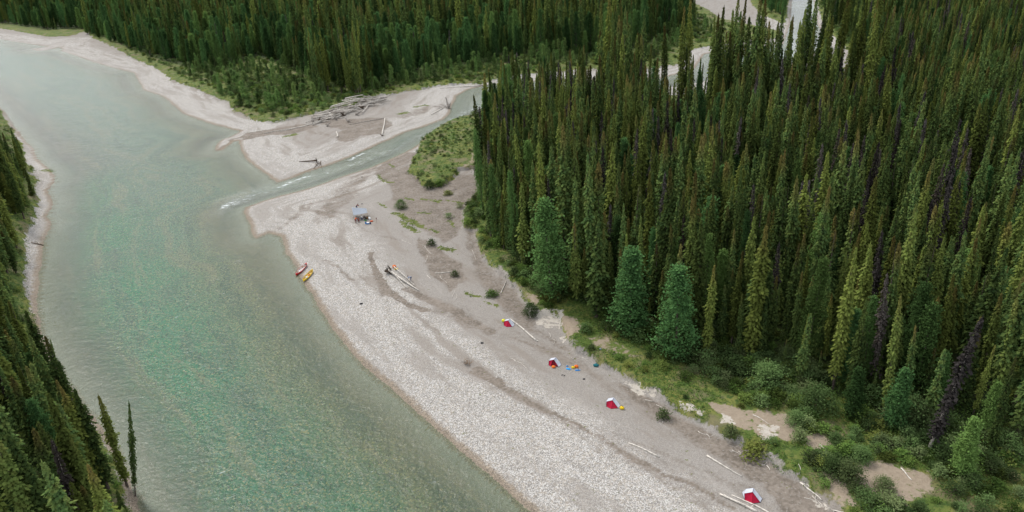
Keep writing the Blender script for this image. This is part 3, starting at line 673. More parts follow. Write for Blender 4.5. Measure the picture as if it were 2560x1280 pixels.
# scrub belt between gravel and forest, meadow, far bank
pts = jitter(-260, 420, 60, 620, lambda y: 1.15+(max(0, y-120))*.006)
vg = sample(veg, pts[:, 0], pts[:, 1]); hl = sample(hill, pts[:, 0], pts[:, 1]); sl = sample(soil, pts[:, 0], pts[:, 1])
fr_ = sdf(pts[:, 0], pts[:, 1], FOREST_R); dn = fbm(pts[:, 0], pts[:, 1], 9, 3, 51)
u, v, f = proj(pts[:, 0], pts[:, 1], HZ(pts[:, 0], pts[:, 1]))
k = (vg > .4) & (sl < .35) & (u > -60) & (u < 2640) & (v > -10) & (v < 1330) & (fr_ < 16)
fd = sdf(pts[:, 0], pts[:, 1], FOREST_FAR)
k &= fd < 14
for (x, y), d, c, fr2, uu, vv in zip(pts[k], vg[k], dn[k], fr_[k], u[k], v[k]):
    meadow = 1010 < uu < 1215 and 290 < vv < 470
    grassy = (1430 < uu < 2020 and d < 9 and fr2 < -2.0) or (uu < 700 and d < 5)
    p_ = .22 if meadow else (.12 if grassy else (.50 if fr2 < 3 else .32))
    if y > 230 and not grassy: p_ = .75
    if rng.random() < p_*(.4+1.3*sm(c, .38, .6)):
        vv_ = 0 if (fr2 > -6 and d > 5 and rng.random() < .025) else int(rng.integers(1, 5))
        s = rng.uniform(.35, .9)*(.5 if meadow else (.65 if d < 2.5 else 1.0))*(1.25 if fr2 > -4 and fr2 < 3 else 1)
        add_tree('shrub', x, y, s*1.1, s, vv_)

# low herbs and grass tufts
pts = jitter(-200, 300, 70, 420, lambda y: .62+max(0, y-110)*.004)
vg = sample(veg, pts[:, 0], pts[:, 1]); sl = sample(soil, pts[:, 0], pts[:, 1]); ms_ = sample(moss, pts[:, 0], pts[:, 1]); fr_ = sdf(pts[:, 0], pts[:, 1], FOREST_R)
u, v, f = proj(pts[:, 0], pts[:, 1], HZ(pts[:, 0], pts[:, 1])); cl = fbm(pts[:, 0], pts[:, 1], 3.5, 3, 71)
k = (((vg > -.2) & (sl < .45) & (cl > .40)) | (ms_ > .55) & (cl > .5)) & (u > -20) & (u < 2600) & (v > 0) & (v < 1310) & (fr_ < 22)
gp = pts[k]; gh = HZ(gp[:, 0], gp[:, 1]); nq = 7; n_ = len(gp)
C_ = np.repeat(np.stack([gp[:, 0], gp[:, 1], gh], 1), nq, 0); hh = rng.uniform(.05, .34, (n_*nq, 1))*np.repeat(.5+1.3*np.clip(cl[k]-.35, 0, .5)*2, nq)[:, None]
C_ += np.concatenate([rng.normal(0, .24, (n_*nq, 2)), hh], 1)
al = rng.normal(0, 1, (n_*nq, 3)); al[:, 2] = np.abs(al[:, 2])*.9; al /= np.linalg.norm(al, axis=1)[:, None]
bl = np.cross(rng.normal(0, .6, al.shape)+np.array([0, 0, 1.0]), al); bl /= np.linalg.norm(bl, axis=1)[:, None]; sz_ = rng.uniform(.08, .20, (n_*nq, 1))
V_, F_ = leafquads(C_, al*sz_, bl*sz_*.5)
tag(obj('ground_herbs', mesh_np('ground_herbs', V_, F_, [M_low])), 'grass tufts and low herbs on the banks and meadow', 'herbs', None, 'stuff')
print('HERBS', n_)

# choose what becomes an individual object: the largest in the picture
T = trees
def px_size(tr):
    kd, v_, x, y, z = tr[:5]; H = PROTO_H[kd][v_]*tr[6]
    u0, v0, f0 = proj(x, y, z); u1, v1, f1 = proj(x, y, z+H)
    h_ = math.hypot(u1-u0, v1-v0)
    inn = (-10 < u1 < 2570 and -10 < v1 < 1290) or (0 < u0 < 2560 and 0 < v0 < 1290)
    return float(h_) if inn else 0.0
# rough visibility: a tree whose top is covered by nearer crowns scores low
T.sort(key=lambda a: a[3])
cover = np.zeros((160, 320), np.float32)
score = []
for tr in T:
    kd, v_, x, y, z = tr[:5]; H = PROTO_H[kd][v_]*tr[6]; u0, v0, f0 = proj(x, y, z); u1, v1, f1 = proj(x, y, z+H)
    rpx = {'spruce': 1.1, 'dead': .7, 'poplar': 2.2, 'sapling': 1.0, 'shrub': 1.2}[kd]*tr[5]*FPX/f0
    tot = 0; seen = 0
    for q in range(8):
        ff = (q+.5)/8; uu = u0+(u1-u0)*ff; vv = v0+(v1-v0)*ff
        a = int(vv/8); b = int(uu/8); w_ = max(0, int(rpx*(1-ff*.5)/8))
        if 0 <= a < 160 and 0 <= b < 320:
            tot += 1; c_ = cover[a, max(0, b-w_):b+w_+1]; seen += float(np.mean(c_ < 1))
    for q in range(16):
        ff = (q+.5)/16; a = int((v0+(v1-v0)*ff)/8); b = int((u0+(u1-u0)*ff)/8); w_ = max(0, int(rpx*(1-ff*.6)/8))
        if 0 <= a < 160 and b+w_ >= 0 and b-w_ < 320: cover[a, max(0, b-w_):b+w_+1] += 1
    score.append(px_size(tr)*rpx*seen/8 if tot else 0)
order = np.argsort(-np.array(score))
LIM = {'spruce': 295, 'dead': 60, 'poplar': 130, 'sapling': 110, 'shrub': 170}
cnt = {k_: 0 for k_ in LIM}; indiv = set()
for i, tr in enumerate(T):
    if tr[10]: indiv.add(i); cnt[tr[0]] += 1
for i in order:
    kd = T[i][0]
    if int(i) not in indiv and cnt[kd] < LIM[kd] and score[i] > 0: indiv.add(int(i)); cnt[kd] += 1
NAMES = {'spruce': 'spruce_tree', 'dead': 'dead_spruce_tree', 'poplar': 'broadleaf_tree', 'sapling': 'sapling', 'shrub': 'shrub'}
CATS = {'spruce': 'tree', 'dead': 'dead tree', 'poplar': 'tree', 'sapling': 'young tree', 'shrub': 'shrub'}
def region(tr):
    x, y = tr[2], tr[3]
    u, v, f = proj(x, y, tr[4])
    if u < 420 and v > 230 and x < -10: return 'left'
    if f > 260 and v < 330 and u < 1740: return 'far'
    if float(sdf(np.array([x]), np.array([y]), FOREST_R)[0]) > 9: return 'deep'
    return 'front'
KD = {'spruce': 'narrow dark green spruce', 'dead': 'grey brown dead spruce', 'poplar': 'soft green broadleaf tree', 'sapling': 'young bright green tree', 'shrub': 'leafy green shrub'}
WH = {'left': 'on the steep bank left of the river', 'far': 'on the far bank beyond the gravel spit', 'deep': 'inside the dense forest right of the gravel bar', 'front': 'along the edge of the forest behind the gravel bar'}
srcobj = {}
for i in sorted(indiv):
    tr = T[i]; kd, v_, x, y, z, s, sz, rz, tx, ty, lb, gp = tr
    w_ = region(tr)
    root = empty(NAMES[kd], (x, y, z), 0, lb or f'{KD[kd]} {WH[w_]}', CATS[kd], gp or f'{KD[kd]}s {WH[w_]}')
    root.rotation_euler = (tx, ty, rz) if not lb else (0, ty, 0)
    root.scale = (s, s, sz)
    cr, tk = proto[kd][v_]
    c_ = obj('crown', cr, root); t_ = obj('stem' if kd == 'shrub' else 'trunk', tk, root)
    srcobj.setdefault((kd, v_), (c_, t_))

def scatter(name, items, label, cat):
    """the uncountable rest of one kind as ONE object: a point cloud of bases carrying the same trees"""
    if not items: return
    me = bpy.data.meshes.new(name); n = len(items); me.vertices.add(n)
    me.vertices.foreach_set('co', np.array([(a[2], a[3], a[4]) for a in items], np.float32).ravel())
    a = me.attributes.new('turn', 'FLOAT_VECTOR', 'POINT'); a.data.foreach_set('vector', np.array([(q[8], q[9], q[7]) for q in items], np.float32).ravel())
    a = me.attributes.new('size', 'FLOAT_VECTOR', 'POINT'); a.data.foreach_set('vector', np.array([(q[5], q[5], q[6]) for q in items], np.float32).ravel())
    keys = sorted({(q[0], q[1]) for q in items}); ki = {k_: j for j, k_ in enumerate(keys)}
    a = me.attributes.new('sort', 'INT', 'POINT'); a.data.foreach_set('value', np.array([ki[(q[0], q[1])] for q in items], np.int32))
    o = obj(name, me); tag(o, label, cat, None, 'stuff')
    ng = bpy.data.node_groups.new(name, 'GeometryNodeTree')
    ng.interface.new_socket('Geometry', in_out='INPUT', socket_type='NodeSocketGeometry'); ng.interface.new_socket('Geometry', in_out='OUTPUT', socket_type='NodeSocketGeometry')
    N = ng.nodes; L = ng.links; gi = N.new('NodeGroupInput'); go = N.new('NodeGroupOutput'); jo = N.new('GeometryNodeJoinGeometry')
    def named_attr(nm, ty):
        q = N.new('GeometryNodeInputNamedAttribute'); q.data_type = ty; q.inputs[0].default_value = nm; return q.outputs[0]
    rot = named_attr('turn', 'FLOAT_VECTOR'); siz = named_attr('size', 'FLOAT_VECTOR'); srt = named_attr('sort', 'INT')
    for k_, j in ki.items():
        if k_ not in srcobj: continue
        jj = N.new('GeometryNodeJoinGeometry')
        for ob in srcobj[k_]:
            oi = N.new('GeometryNodeObjectInfo'); oi.transform_space = 'ORIGINAL'; oi.inputs[0].default_value = ob; oi.inputs['As Instance'].default_value = True
            L.new(oi.outputs['Geometry'], jj.inputs[0])
        g2 = N.new('GeometryNodeGeometryToInstance'); L.new(jj.outputs[0], g2.inputs[0])
        cmp_ = N.new('FunctionNodeCompare'); cmp_.data_type = 'INT'; cmp_.operation = 'EQUAL'
        ins = [q for q in cmp_.inputs if q.type == 'INT']; L.new(srt, ins[0]); ins[1].default_value = j
        ip = N.new('GeometryNodeInstanceOnPoints'); L.new(gi.outputs[0], ip.inputs['Points']); L.new(cmp_.outputs[0], ip.inputs['Selection'])
        L.new(g2.outputs[0], ip.inputs['Instance']); L.new(siz, ip.inputs['Scale'])
        er = N.new('FunctionNodeEulerToRotation'); L.new(rot, er.inputs[0]); L.new(er.outputs[0], ip.inputs['Rotation'])
        L.new(ip.outputs[0], jo.inputs[0])
    L.new(jo.outputs[0], go.inputs[0])
    md = o.modifiers.new('scatter', 'NODES'); md.node_group = ng
rest = [tr for i, tr in enumerate(T) if i not in indiv]
for kd, nm, lb, ct in [('spruce', 'spruce_forest', 'dense dark spruce forest filling the valley floor', 'forest'), ('dead', 'dead_tree_stand', 'grey dead spruces scattered through the dense forest', 'dead trees'),
                       ('poplar', 'broadleaf_forest', 'soft green broadleaf trees mixed among the spruces', 'forest'), ('sapling', 'young_growth', 'young green trees crowding the far river bank', 'young trees'),
                       ('shrub', 'undergrowth', 'low green undergrowth along banks and forest edge', 'undergrowth')]:
    scatter(nm, [t_ for t_ in rest if t_[0] == kd], lb, ct)
print('TREES', len(T), {k_: sum(1 for q in T if q[0] == k_) for k_ in LIM}, cnt, flush=True)
#OBJECTS_HERE
# ---------------------------------------------------------------- labels: tell the individual trees apart
ORD = ['', 'first', 'second', 'third', 'fourth', 'fifth', 'sixth', 'seventh', 'eighth', 'ninth', 'tenth', 'eleventh', 'twelfth', 'thirteenth', 'fourteenth', 'fifteenth', 'sixteenth',
       'seventeenth', 'eighteenth', 'nineteenth', 'twentieth', 'twenty-first', 'twenty-second', 'twenty-third', 'twenty-fourth', 'twenty-fifth', 'twenty-sixth']
def look(kd, H, s, sz):
    if kd == 'shrub': return 'low' if H < 1.1 else ('round' if H < 1.9 else 'big')
    if kd == 'sapling': return 'small' if H < 4 else ('slender' if H < 6.2 else 'tall')
    if H < (11 if kd == 'poplar' else 14): return 'short'
    return 'slim' if s/sz < 1.08 else 'full'
def place(tr, reg, u, v):
    if reg == 'left':
        c = next(n for q, n in [(380, 'at the far end of'), (560, 'on the upper stretch of'), (760, 'halfway along'), (950, 'below the middle of'), (1120, 'near the bottom of'), (9999, 'at the very bottom of')] if v < q)
        return c+' the left bank'
    if reg == 'far':
        c = next(n for q, n in [(150, 'at the top left corner'), (330, 'over the sandy path'), (480, 'behind the curved far shore'), (640, 'behind the meadow strip'), (770, 'left of the driftwood jam'), (960, 'behind the driftwood jam'),
                                (1130, 'behind the gravel spit'), (1330, 'above the creek bend'), (1560, 'beyond the creek'), (9999, 'left of the distant gravel bar')] if u < q)
        return ('in front ' if v > 215 else ('midway ' if v > 150 else 'far back '))+c
    c = next(n for q, n in [(1290, 'by the creek meadow'), (1400, 'by the corner tree'), (1500, 'above the first tent'), (1620, 'between the first two tents'), (1740, 'above the second tent'), (1850, 'above the third tent'), (1960, 'above the grassy strip'),
                            (2080, 'above the sandy clearing'), (2200, 'above the bank bushes'), (2330, 'above the fourth tent'), (2450, 'by the dark dead spruce'), (9999, 'at the right edge')] if u < q)
    r = next(n for q, n in [(160, 'far back'), (300, 'high up'), (440, 'further down'), (600, 'midway'), (780, 'below midway'), (940, 'low down'), (1090, 'near the front'), (9999, 'in front')] if v < q)
    return r+' '+c
cells = {}
for o in [q for q in COL.objects if q.parent is None and q.name.split('.')[0] in NAMES.values() and q.type == 'EMPTY']:
    kd = next(a for a, b in NAMES.items() if b == o.name.split('.')[0])
    if o['label'].startswith(KD[kd]):
        crown = o.children[0]; Hm = max(c_[2] for c_ in crown.bound_box)*o.scale[2]
        u, v, f = proj(o.location.x, o.location.y, o.location.z+Hm*.6)
        reg = 'left' if 'left of' in o['label'] else ('far' if 'far bank' in o['label'] else 'right')
        cells.setdefault((kd, look(kd, Hm, o.scale[0], o.scale[2]), place(None, reg, u, v)), []).append((u, o))
WORD = {'spruce': 'spruces', 'dead': 'dead spruces', 'poplar': 'broadleaf trees', 'sapling': 'young trees', 'shrub': 'shrubs'}
for (kd, lk, pl), lst in cells.items():
    lst.sort(key=lambda a: a[0])
    for j, (u, o) in enumerate(lst):
        one = {'spruce': 'spruce', 'dead': 'dead spruce', 'poplar': 'broadleaf tree', 'sapling': 'young tree', 'shrub': 'shrub'}[kd]
        o['label'] = f'the only {lk} {one} {pl}' if len(lst) == 1 else f'{ORD[min(j+1, 26)]} from left of the {lk} {WORD[kd]} {pl}'

# ---------------------------------------------------------------- camp things
def fab(name, col, rough=.75, var=.08): return simple(name, col, rough, var, 4, .25)
M_red = fab('red_tent_fabric', (.40, .006, .035)); M_grey = fab('pale_grey_fabric', (.50, .52, .57)); M_reddark = fab('dark_red_inner', (.16, .006, .02))
M_edge = fab('dark_hem', (.05, .04, .06)); M_yellow = fab('yellow_fabric', (.72, .50, .015)); M_yell2 = fab('lemon_fabric', (.72, .68, .03)); M_orange = fab('orange_fabric', (.75, .16, .02))
M_blue = fab('blue_fabric', (.03, .20, .50)); M_navy = fab('navy_fabric', (.02, .035, .11)); M_black = fab('black_fabric', (.02, .02, .022)); M_teal = fab('teal_fabric', (.01, .12, .14))
M_tarp = fab('silver_tarp', (.22, .245, .28)); M_tarpedge = fab('tarp_hem', (.42, .46, .50)); M_white = fab('white_fabric', (.72, .72, .70)); M_green = fab('green_plastic', (.04, .22, .05)); M_brown = fab('brown_canvas', (.20, .11, .045))
M_skin = fab('skin', (.38, .21, .14), .6); M_hair = fab('dark_hair', (.025, .018, .013), .7); M_maroon = fab('maroon_cloth', (.13, .02, .025)); M_rust = fab('rust_jacket', (.55, .10, .03)); M_dkred = fab('dark_red_trousers', (.16, .03, .035))
M_jeans = fab('blue_grey_denim', (.07, .10, .18)); M_shirt = fab('pale_blue_shirt', (.30, .36, .46)); M_chred = fab('red_hull_plastic', (.55, .012, .015), .4); M_chyel = fab('yellow_hull_plastic', (.78, .55, .02), .4); M_inner = fab('pale_hull_lining', (.60, .52, .48), .6)
M_yellin = fab('yellow_hull_lining', (.70, .50, .12), .6); M_alu = fab('aluminium_pole', (.45, .45, .46), .4)

def bm_mesh(name, bm, mats, smooth=False):
    me = bpy.data.meshes.new(name); bm.normal_update(); bm.to_mesh(me); bm.free()
    for m_ in mats: me.materials.append(m_)
    if smooth:
        for q in me.polygons: q.use_smooth = True
    return me
def tube_into(bm, pts, rad, seg=8, noise=0.0, seed=0):
    g = random.Random(seed); rings = []; pts = [Vector(p) for p in pts]
    for i, p in enumerate(pts):
        d = (pts[min(i+1, len(pts)-1)]-pts[max(i-1, 0)]).normalized()
        a = d.orthogonal().normalized() if abs(d.z) > .95 else d.cross(Vector((0, 0, 1))).normalized(); b = d.cross(a)
        r = rad[i] if hasattr(rad, '__len__') else rad
        rings.append([bm.verts.new(p+(a*math.cos(t_)+b*math.sin(t_))*r*(1+g.uniform(-noise, noise))) for t_ in [2*math.pi*k/seg for k in range(seg)]])
    for i in range(len(rings)-1):
        for k in range(seg): bm.faces.new((rings[i][k], rings[i][(k+1) % seg], rings[i+1][(k+1) % seg], rings[i+1][k]))
    bm.faces.new(rings[0][::-1]); bm.faces.new(rings[-1])
def bag_mesh(name, dims, mat, seed=0, lump=.12, seg=10):
    bm = bmesh.new(); bmesh.ops.create_uvsphere(bm, u_segments=14, v_segments=9, radius=1)
    g = random.Random(seed); ph = [g.uniform(0, 6) for _ in range(6)]
    for v in bm.verts:
        c = v.co; s_ = 1+lump*(math.sin(3*c.x*2+ph[0])*math.sin(4*c.y+ph[1])+.6*math.sin(7*c.z+ph[2]+3*c.x))
        e = .72; v.co = Vector((math.copysign(abs(c.x)**e, c.x)*dims[0]*s_, math.copysign(abs(c.y)**e, c.y)*dims[1]*s_, (math.copysign(abs(c.z)**e, c.z)+1)*dims[2]*s_*.5-.02))
    return bm_mesh(name, bm, [mat], True)
def rbox(name, dims, mat, bev=.04):
    bm = bmesh.new(); bmesh.ops.create_cube(bm, size=1)
    for v in bm.verts: v.co = Vector((v.co.x*dims[0], v.co.y*dims[1], (v.co.z+.5)*dims[2]))
    bmesh.ops.bevel(bm, geom=bm.edges[:], offset=bev, segments=2, affect='EDGES')
    return bm_mesh(name, bm, [mat], False)
def thing(name, loc, rz, label, cat, group=None): return empty(name, loc, rz, label, cat, group)

# tents
TP = dict(B=(0, 0, 0), BR=(1.1, .13, 0), Rr=(1.53, .72, 0), K1=(1.35, 1.55, 0), K2=(.55, 2.35, 0), K3=(-.55, 2.0, 0), L=(-.66, .66, 0),
          T1=(.27, .78, 1.08), T2=(.62, 1.5, 1.06), T3=(-.22, 1.62, .86), TL=(-.62, 1.0, .72))
cx, cy = .4, 1.1
TP = {k_: Vector((p_[0]-cx, p_[1]-cy, p_[2]))*1.0 for k_, p_ in TP.items()}
def panel(name, faces, mat, parent, sag=.03, thick=.006, extra=None):
    bm = bmesh.new()
    for f in faces:
        vs = [TP[k_] if isinstance(k_, str) else k_ for k_ in f]
        c = sum(vs, Vector())/len(vs); nrm_ = (vs[1]-vs[0]).cross(vs[2]-vs[0]).normalized()
        n_ = len(vs); S = 5
        # fan of subdivided triangles with a little sag
        for i in range(n_):
            a, b = vs[i], vs[(i+1) % n_]; grid = {}
            for p_ in range(S+1):
                for q_ in range(S+1-p_):
                    w1 = p_/S; w2 = q_/S; w0 = max(0.0, 1-w1-w2)
                    grid[p_, q_] = bm.verts.new(c*w0+a*w1+b*w2-nrm_*sag*math.sin(math.pi*min(1, w0))*(1 if w0 < 1 else 1)-nrm_*sag*(w0**.7)*.6)
            for p_ in range(S):
                for q_ in range(S-p_):
                    bm.faces.new((grid[p_, q_], grid[p_+1, q_], grid[p_, q_+1]))
                    if p_+q_ < S-1: bm.faces.new((grid[p_+1, q_], grid[p_+1, q_+1], grid[p_, q_+1]))
    bmesh.ops.remove_doubles(bm, verts=bm.verts, dist=.002)
    bmesh.ops.recalc_face_normals(bm, faces=bm.faces)
    me = bm_mesh(name, bm, [mat], False); o = obj(name, me, parent)
    md = o.modifiers.new('thickness', 'SOLIDIFY'); md.thickness = thick
    return o
def make_tent(u, v, rz, sc, label, opened=False):
    g_ = G(u, v)
    r_ = thing('tent', (g_.x, g_.y, g_.z+.02), R(rz), label, 'tent', 'red and grey tents pitched on the gravel bar'); r_.scale = (sc, sc, sc)
    if opened:
        panel('side_panel', [('L', 'B', TP['L'].lerp(TP['TL'], .0), ), ] if False else [('L', TP['L'].lerp(TP['B'], .55), TP['T1'].lerp(TP['L'], .35), 'TL'), ('TL', TP['T1'].lerp(TP['L'], .35), 'T1')], M_red, r_)
        panel('door_flap', [(TP['BR'].lerp(TP['T1'], .05), TP['T1'], TP['BR'].lerp(TP['T1'], .3)+Vector((-.22, -.02, 0)))], M_red, r_)
        panel('inner_tent', [(TP['L']+Vector((.12, .15, 0)), TP['B']+Vector((.05, .35, 0)), TP['T1']+Vector((-.02, .06, -.08)), TP['TL']+Vector((.05, .06, -.06))), (TP['B']+Vector((.05, .35, 0)), TP['BR']+Vector((-.1, .15, 0)), TP['T1']+Vector((-.02, .06, -.08)))], M_reddark, r_)
    else:
        panel('side_panel', [('L', 'B', 'T1', 'TL'), ('B', 'BR', 'T1')], M_red, r_)
    panel('rainfly', [('BR', 'Rr', 'T2', 'T1'), ('T1', 'T2', 'T3', 'TL'), ('Rr', 'K1', 'T2'), ('K1', 'K2', 'T3', 'T2'), ('K2', 'K3', 'T3'), ('K3', 'L', 'TL', 'T3')], M_grey, r_)
    bm = bmesh.new()
    for path in [('BR', 'T1', 'TL', 'L'), ('T1', 'T2')]:
        tube_into(bm, [TP[k_]+Vector((0, -.01, .012)) for k_ in path], .018, 6)
    obj('pole_sleeve', bm_mesh('pole_sleeve', bm, [M_edge]), r_)
    bm = bmesh.new(); tube_into(bm, [TP[k_]+Vector((0, 0, .02)) for k_ in ('L', 'B', 'BR', 'Rr', 'K1', 'K2', 'K3', 'L')], .022, 6)
    obj('hem', bm_mesh('hem', bm, [M_edge]), r_)
    for a, e in [('L', (-.55, -.1)), ('BR', (.3, -.35)), ('K2', (.15, .6)), ('Rr', (.5, .1))]:
        bm = bmesh.new(); p0 = TP[a]+Vector((0, 0, .05)); p1 = TP[a]+Vector((e[0], e[1], .01)); tube_into(bm, [p0, p1], .007, 5); tube_into(bm, [p1+Vector((0, 0, -.08)), p1+Vector((0, 0, .08))], .012, 5)
        obj('guy_line', bm_mesh('guy_line', bm, [M_edge]), r_)
    return r_
make_tent(1273, 811, -8, .93, 'small red and grey tent at the upper end of the long pale log, farthest tent')
make_tent(1387, 910, -6, .98, 'red and grey tent with its door open on orange gear', True)
make_tent(1532, 1012, 0, 1.0, 'closed red and grey tent with a yellow bag at its right corner')
make_tent(1880, 1243, 0, 1.06, 'red and grey tent beside two parallel driftwood logs, nearest to the camera')

# canoes
def canoe(u1, v1, u2, v2, hull, label, cover=None):
    a = G(u1, v1); b = G(u2, v2); c = (a+b)/2; c.z = float(HZ(c.x, c.y))+.0
    d = b-a; L = 5.4; rz = math.atan2(d.y, d.x)
    r_ = thing('canoe', c, rz, label, 'canoe', 'canoes pulled up on the shore')
    slope = math.atan2(float(HZ(c.x+math.cos(rz)*2, c.y+math.sin(rz)*2)-HZ(c.x-math.cos(rz)*2, c.y-math.sin(rz)*2)), 4); r_.rotation_euler = (0, -slope, rz)
    r_.location.z += .06
    def shell(name, off, mat, zt=0.0):
        bm = bmesh.new(); n = 24; m_ = 12; rows = []
        for i in range(n+1):
            t_ = -1+2*i/n; w = (.54-off)*(1-abs(t_)**2.6)**.8+.004; sheer = .36+.20*abs(t_)**3; keel = .05*abs(t_)**6+off
            row = []
            for k in range(m_+1):
                ph = math.pi*k/m_; yy = w*math.copysign(abs(math.cos(ph))**.7, math.cos(ph)); zz = keel+(sheer-keel)*(1-math.sin(ph)**.7)
                row.append(bm.verts.new((t_*(L/2-off), yy, zz)))
            rows.append(row)
        for i in range(n):
            for k in range(m_): bm.faces.new((rows[i][k], rows[i+1][k], rows[i+1][k+1], rows[i][k+1]))
        return obj(name, bm_mesh(name, bm, [mat], True), r_)
    h_ = shell('hull', 0, hull); md = h_.modifiers.new('thickness', 'SOLIDIFY'); md.thickness = .012
    shell('lining', .018, M_inner if hull == M_chred else M_yellin)
    for sy in (1, -1):
        bm = bmesh.new(); pp = []
        for i in range(25):
            t_ = -1+2*i/24; pp.append((t_*L/2, sy*(.54*(1-abs(t_)**2.6)**.8+.004), .365+.20*abs(t_)**3))
        tube_into(bm, pp, .018, 6); obj('gunwale', bm_mesh('gunwale', bm, [hull], True), r_)
    for x_, nm, w in [(-1.35, 'seat', .24), (1.15, 'seat', .24), (-.05, 'yoke', .07)]:
        hw = .54*(1-abs(x_/(L/2))**2.6)**.8-.01
        o_ = obj(nm, rbox(nm, (w, hw*2, .03), M_brown if nm == 'seat' else M_dkwood, .006), r_); o_.location = (x_, 0, .31)
    for sx in (-1, 1):
        bm = bmesh.new(); v0 = bm.verts.new((sx*L*.49, 0, .55)); v1 = bm.verts.new((sx*L*.395, .225, .455)); v2 = bm.verts.new((sx*L*.395, -.225, .455)); bm.faces.new((v0, v1, v2))
        bmesh.ops.solidify(bm, geom=bm.faces[:], thickness=.02); obj('deck_plate', bm_mesh('deck_plate', bm, [hull]), r_)
    return r_
c1_ = canoe(740, 692, 768, 663, M_chred, 'red canoe pulled half out of the water, left of the yellow one')
c2_ = canoe(757, 709, 784, 677, M_chyel, 'yellow canoe with bags inside, right of the red one')
for cn, items in [(c1_, [(-.75, .0, (.40, .26, .26), M_white, 'white dry bag lying in the red canoe')]), (c2_, [(-.6, .05, (.32, .22, .24), M_white, 'pale dry bag in the yellow canoe towards the water'), (.45, -.05, (.26, .2, .22), M_orange, 'orange dry bag in the yellow canoe')])]:
    for x_, y_, dm, mt_, lb in items:
        p_ = cn.matrix_basis @ Vector((x_, y_, .06)); t_ = thing('dry_bag', p_, cn.rotation_euler[2], lb, 'bag', 'dry bags in the canoes')
        obj('bag_body', bag_mesh('bag_body', dm, mt_, 3), t_); o_ = obj('buckle_strap', rbox('buckle_strap', (.05, dm[1]*1.7, .04), M_black, .008), t_); o_.location = (dm[0]*.35, 0, dm[2]*.93)

# driftwood
def log(p, q, r0, r1, mat=None, label=None, bend=.15, roots=0, stubs=0, group=None, name='driftwood_log', zl=None, seed=None):
    a = Vector(p); b = Vector(q); seed = seed if seed is not None else random.randrange(9999); g = random.Random(seed); n = 9
    d = b-a; side = d.cross(Vector((0, 0, 1))).normalized(); pts_ = []
    b1 = g.uniform(-1, 1)*bend; b2 = g.uniform(-1, 1)*bend*.4
    for i in range(n):
        t_ = i/(n-1); pp = a.lerp(b, t_)+side*(math.sin(math.pi*t_)*b1+math.sin(2*math.pi*t_)*b2)
        if zl is None: pp.z = max(pp.z, float(HZ(pp.x, pp.y))+(r0+(r1-r0)*t_)*.8)
        pts_.append(pp)
    r_ = thing(name, a, 0, label, 'log', group)
    bm = bmesh.new(); tube_into(bm, [x_-a for x_ in pts_], [r0+(r1-r0)*(i/(n-1)) for i in range(n)], 9, .10, seed)
    obj('log_trunk', bm_mesh('log_trunk', bm, [mat or M_drift], True), r_)
    if stubs:
        bm = bmesh.new()
        for s_ in range(stubs):
            t_ = g.uniform(.2, .95); i = min(int(t_*(n-1)), n-2); o_ = pts_[i].lerp(pts_[i+1], t_*(n-1)-i)-a
            dr = Vector((g.uniform(-1, 1), g.uniform(-1, 1), g.uniform(-.1, 1.2))).normalized()*g.uniform(.25, .9); tube_into(bm, [o_, o_+dr*.5, o_+dr], [r1*.5+.01, r1*.35+.008, .008], 5)
        obj('branch_stubs', bm_mesh('branch_stubs', bm, [mat or M_drift], True), r_)
    if roots:
        bm = bmesh.new(); o_ = pts_[0]-a; dd = (pts_[0]-pts_[1]).normalized(); up_ = Vector((0, 0, 1)); sd2 = dd.cross(up_).normalized()
        for s_ in range(roots):
            an = g.uniform(0, 6.28); e = (sd2*math.cos(an)+up_*math.sin(an)*.9)*g.uniform(.5, 1.2)*r0*4.2+dd*g.uniform(-.3, .6)*r0*2
            mid = e*.5+dd*r0+Vector((g.uniform(-.1, .1),)*3)
            e2 = o_+e
            if zl is None: e2.z = max(e2.z, float(HZ(a.x+e2.x, a.y+e2.y))-a.z-.05)
            tube_into(bm, [o_, o_+mid, e2, e2+Vector((g.uniform(-.2, .2), g.uniform(-.2, .2), g.uniform(-.15, .2)))], [r0*.6, r0*.36, r0*.16, .012], 6)
        obj('root_wad', bm_mesh('root_wad', bm, [M_dkwood if mat is None else mat], True), r_)
    return r_
def lg(u1, v1, u2, v2, r0, r1, label, **k_):
    a = G(u1, v1); b = G(u2, v2); a.z += r0*.8; b.z += r1*.8
    return log(a, b, r0, r1, label=label, **k_)
lg(1341, 853, 1275, 798, .17, .11, 'long pale barkless log running from the first tent down to a hooked end', bend=.2)
lg(1341, 853, 1346, 853, .13, .10, 'short hooked root end lying at the foot of the long pale log', bend=0)
lg(1571, 1108, 1647, 1143, .08, .13, 'pale straight log alone on the gravel below the third tent')
lg(1767, 1140, 1854, 1192, .13, .08, 'pale straight log on the dark sand strip above the fourth tent')
lg(1799, 1236, 1892, 1281, .12, .17, 'thick pale log in front of the fourth tent, left of a thinner one', stubs=5)
lg(1829, 1238, 1925, 1285, .07, .12, 'thin pale log touching the corner of the fourth tent')
lg(2000, 1207, 2057, 1234, .11, .08, 'pale log at the edge of the scrub right of the dark sand')
lg(2006, 1192, 2024, 1216, .06, .04, 'thin stick leaning beside the pale log at the scrub edge')
lg(2085, 1262, 2110, 1275, .07, .05, 'short pale stick at the bottom right edge of the sand')
lg(1918, 1152, 1924, 1176, .06, .05, 'short upright looking pale stick at the top of the dark sand')
lg(2047, 1112, 2076, 1158, .09, .05, 'curved pale branch above the largest bush', bend=.8)
lg(2088, 1162, 2097, 1204, .07, .05, 'pale branch lying against the largest bush')
lg(1996, 1160, 2001, 1176, .05, .04, 'very short pale stick in the scrub left of the largest bush')
lg(2252, 1171, 2279, 1201, .10, .06, 'pale log fallen in the green scrub right of the largest bush')
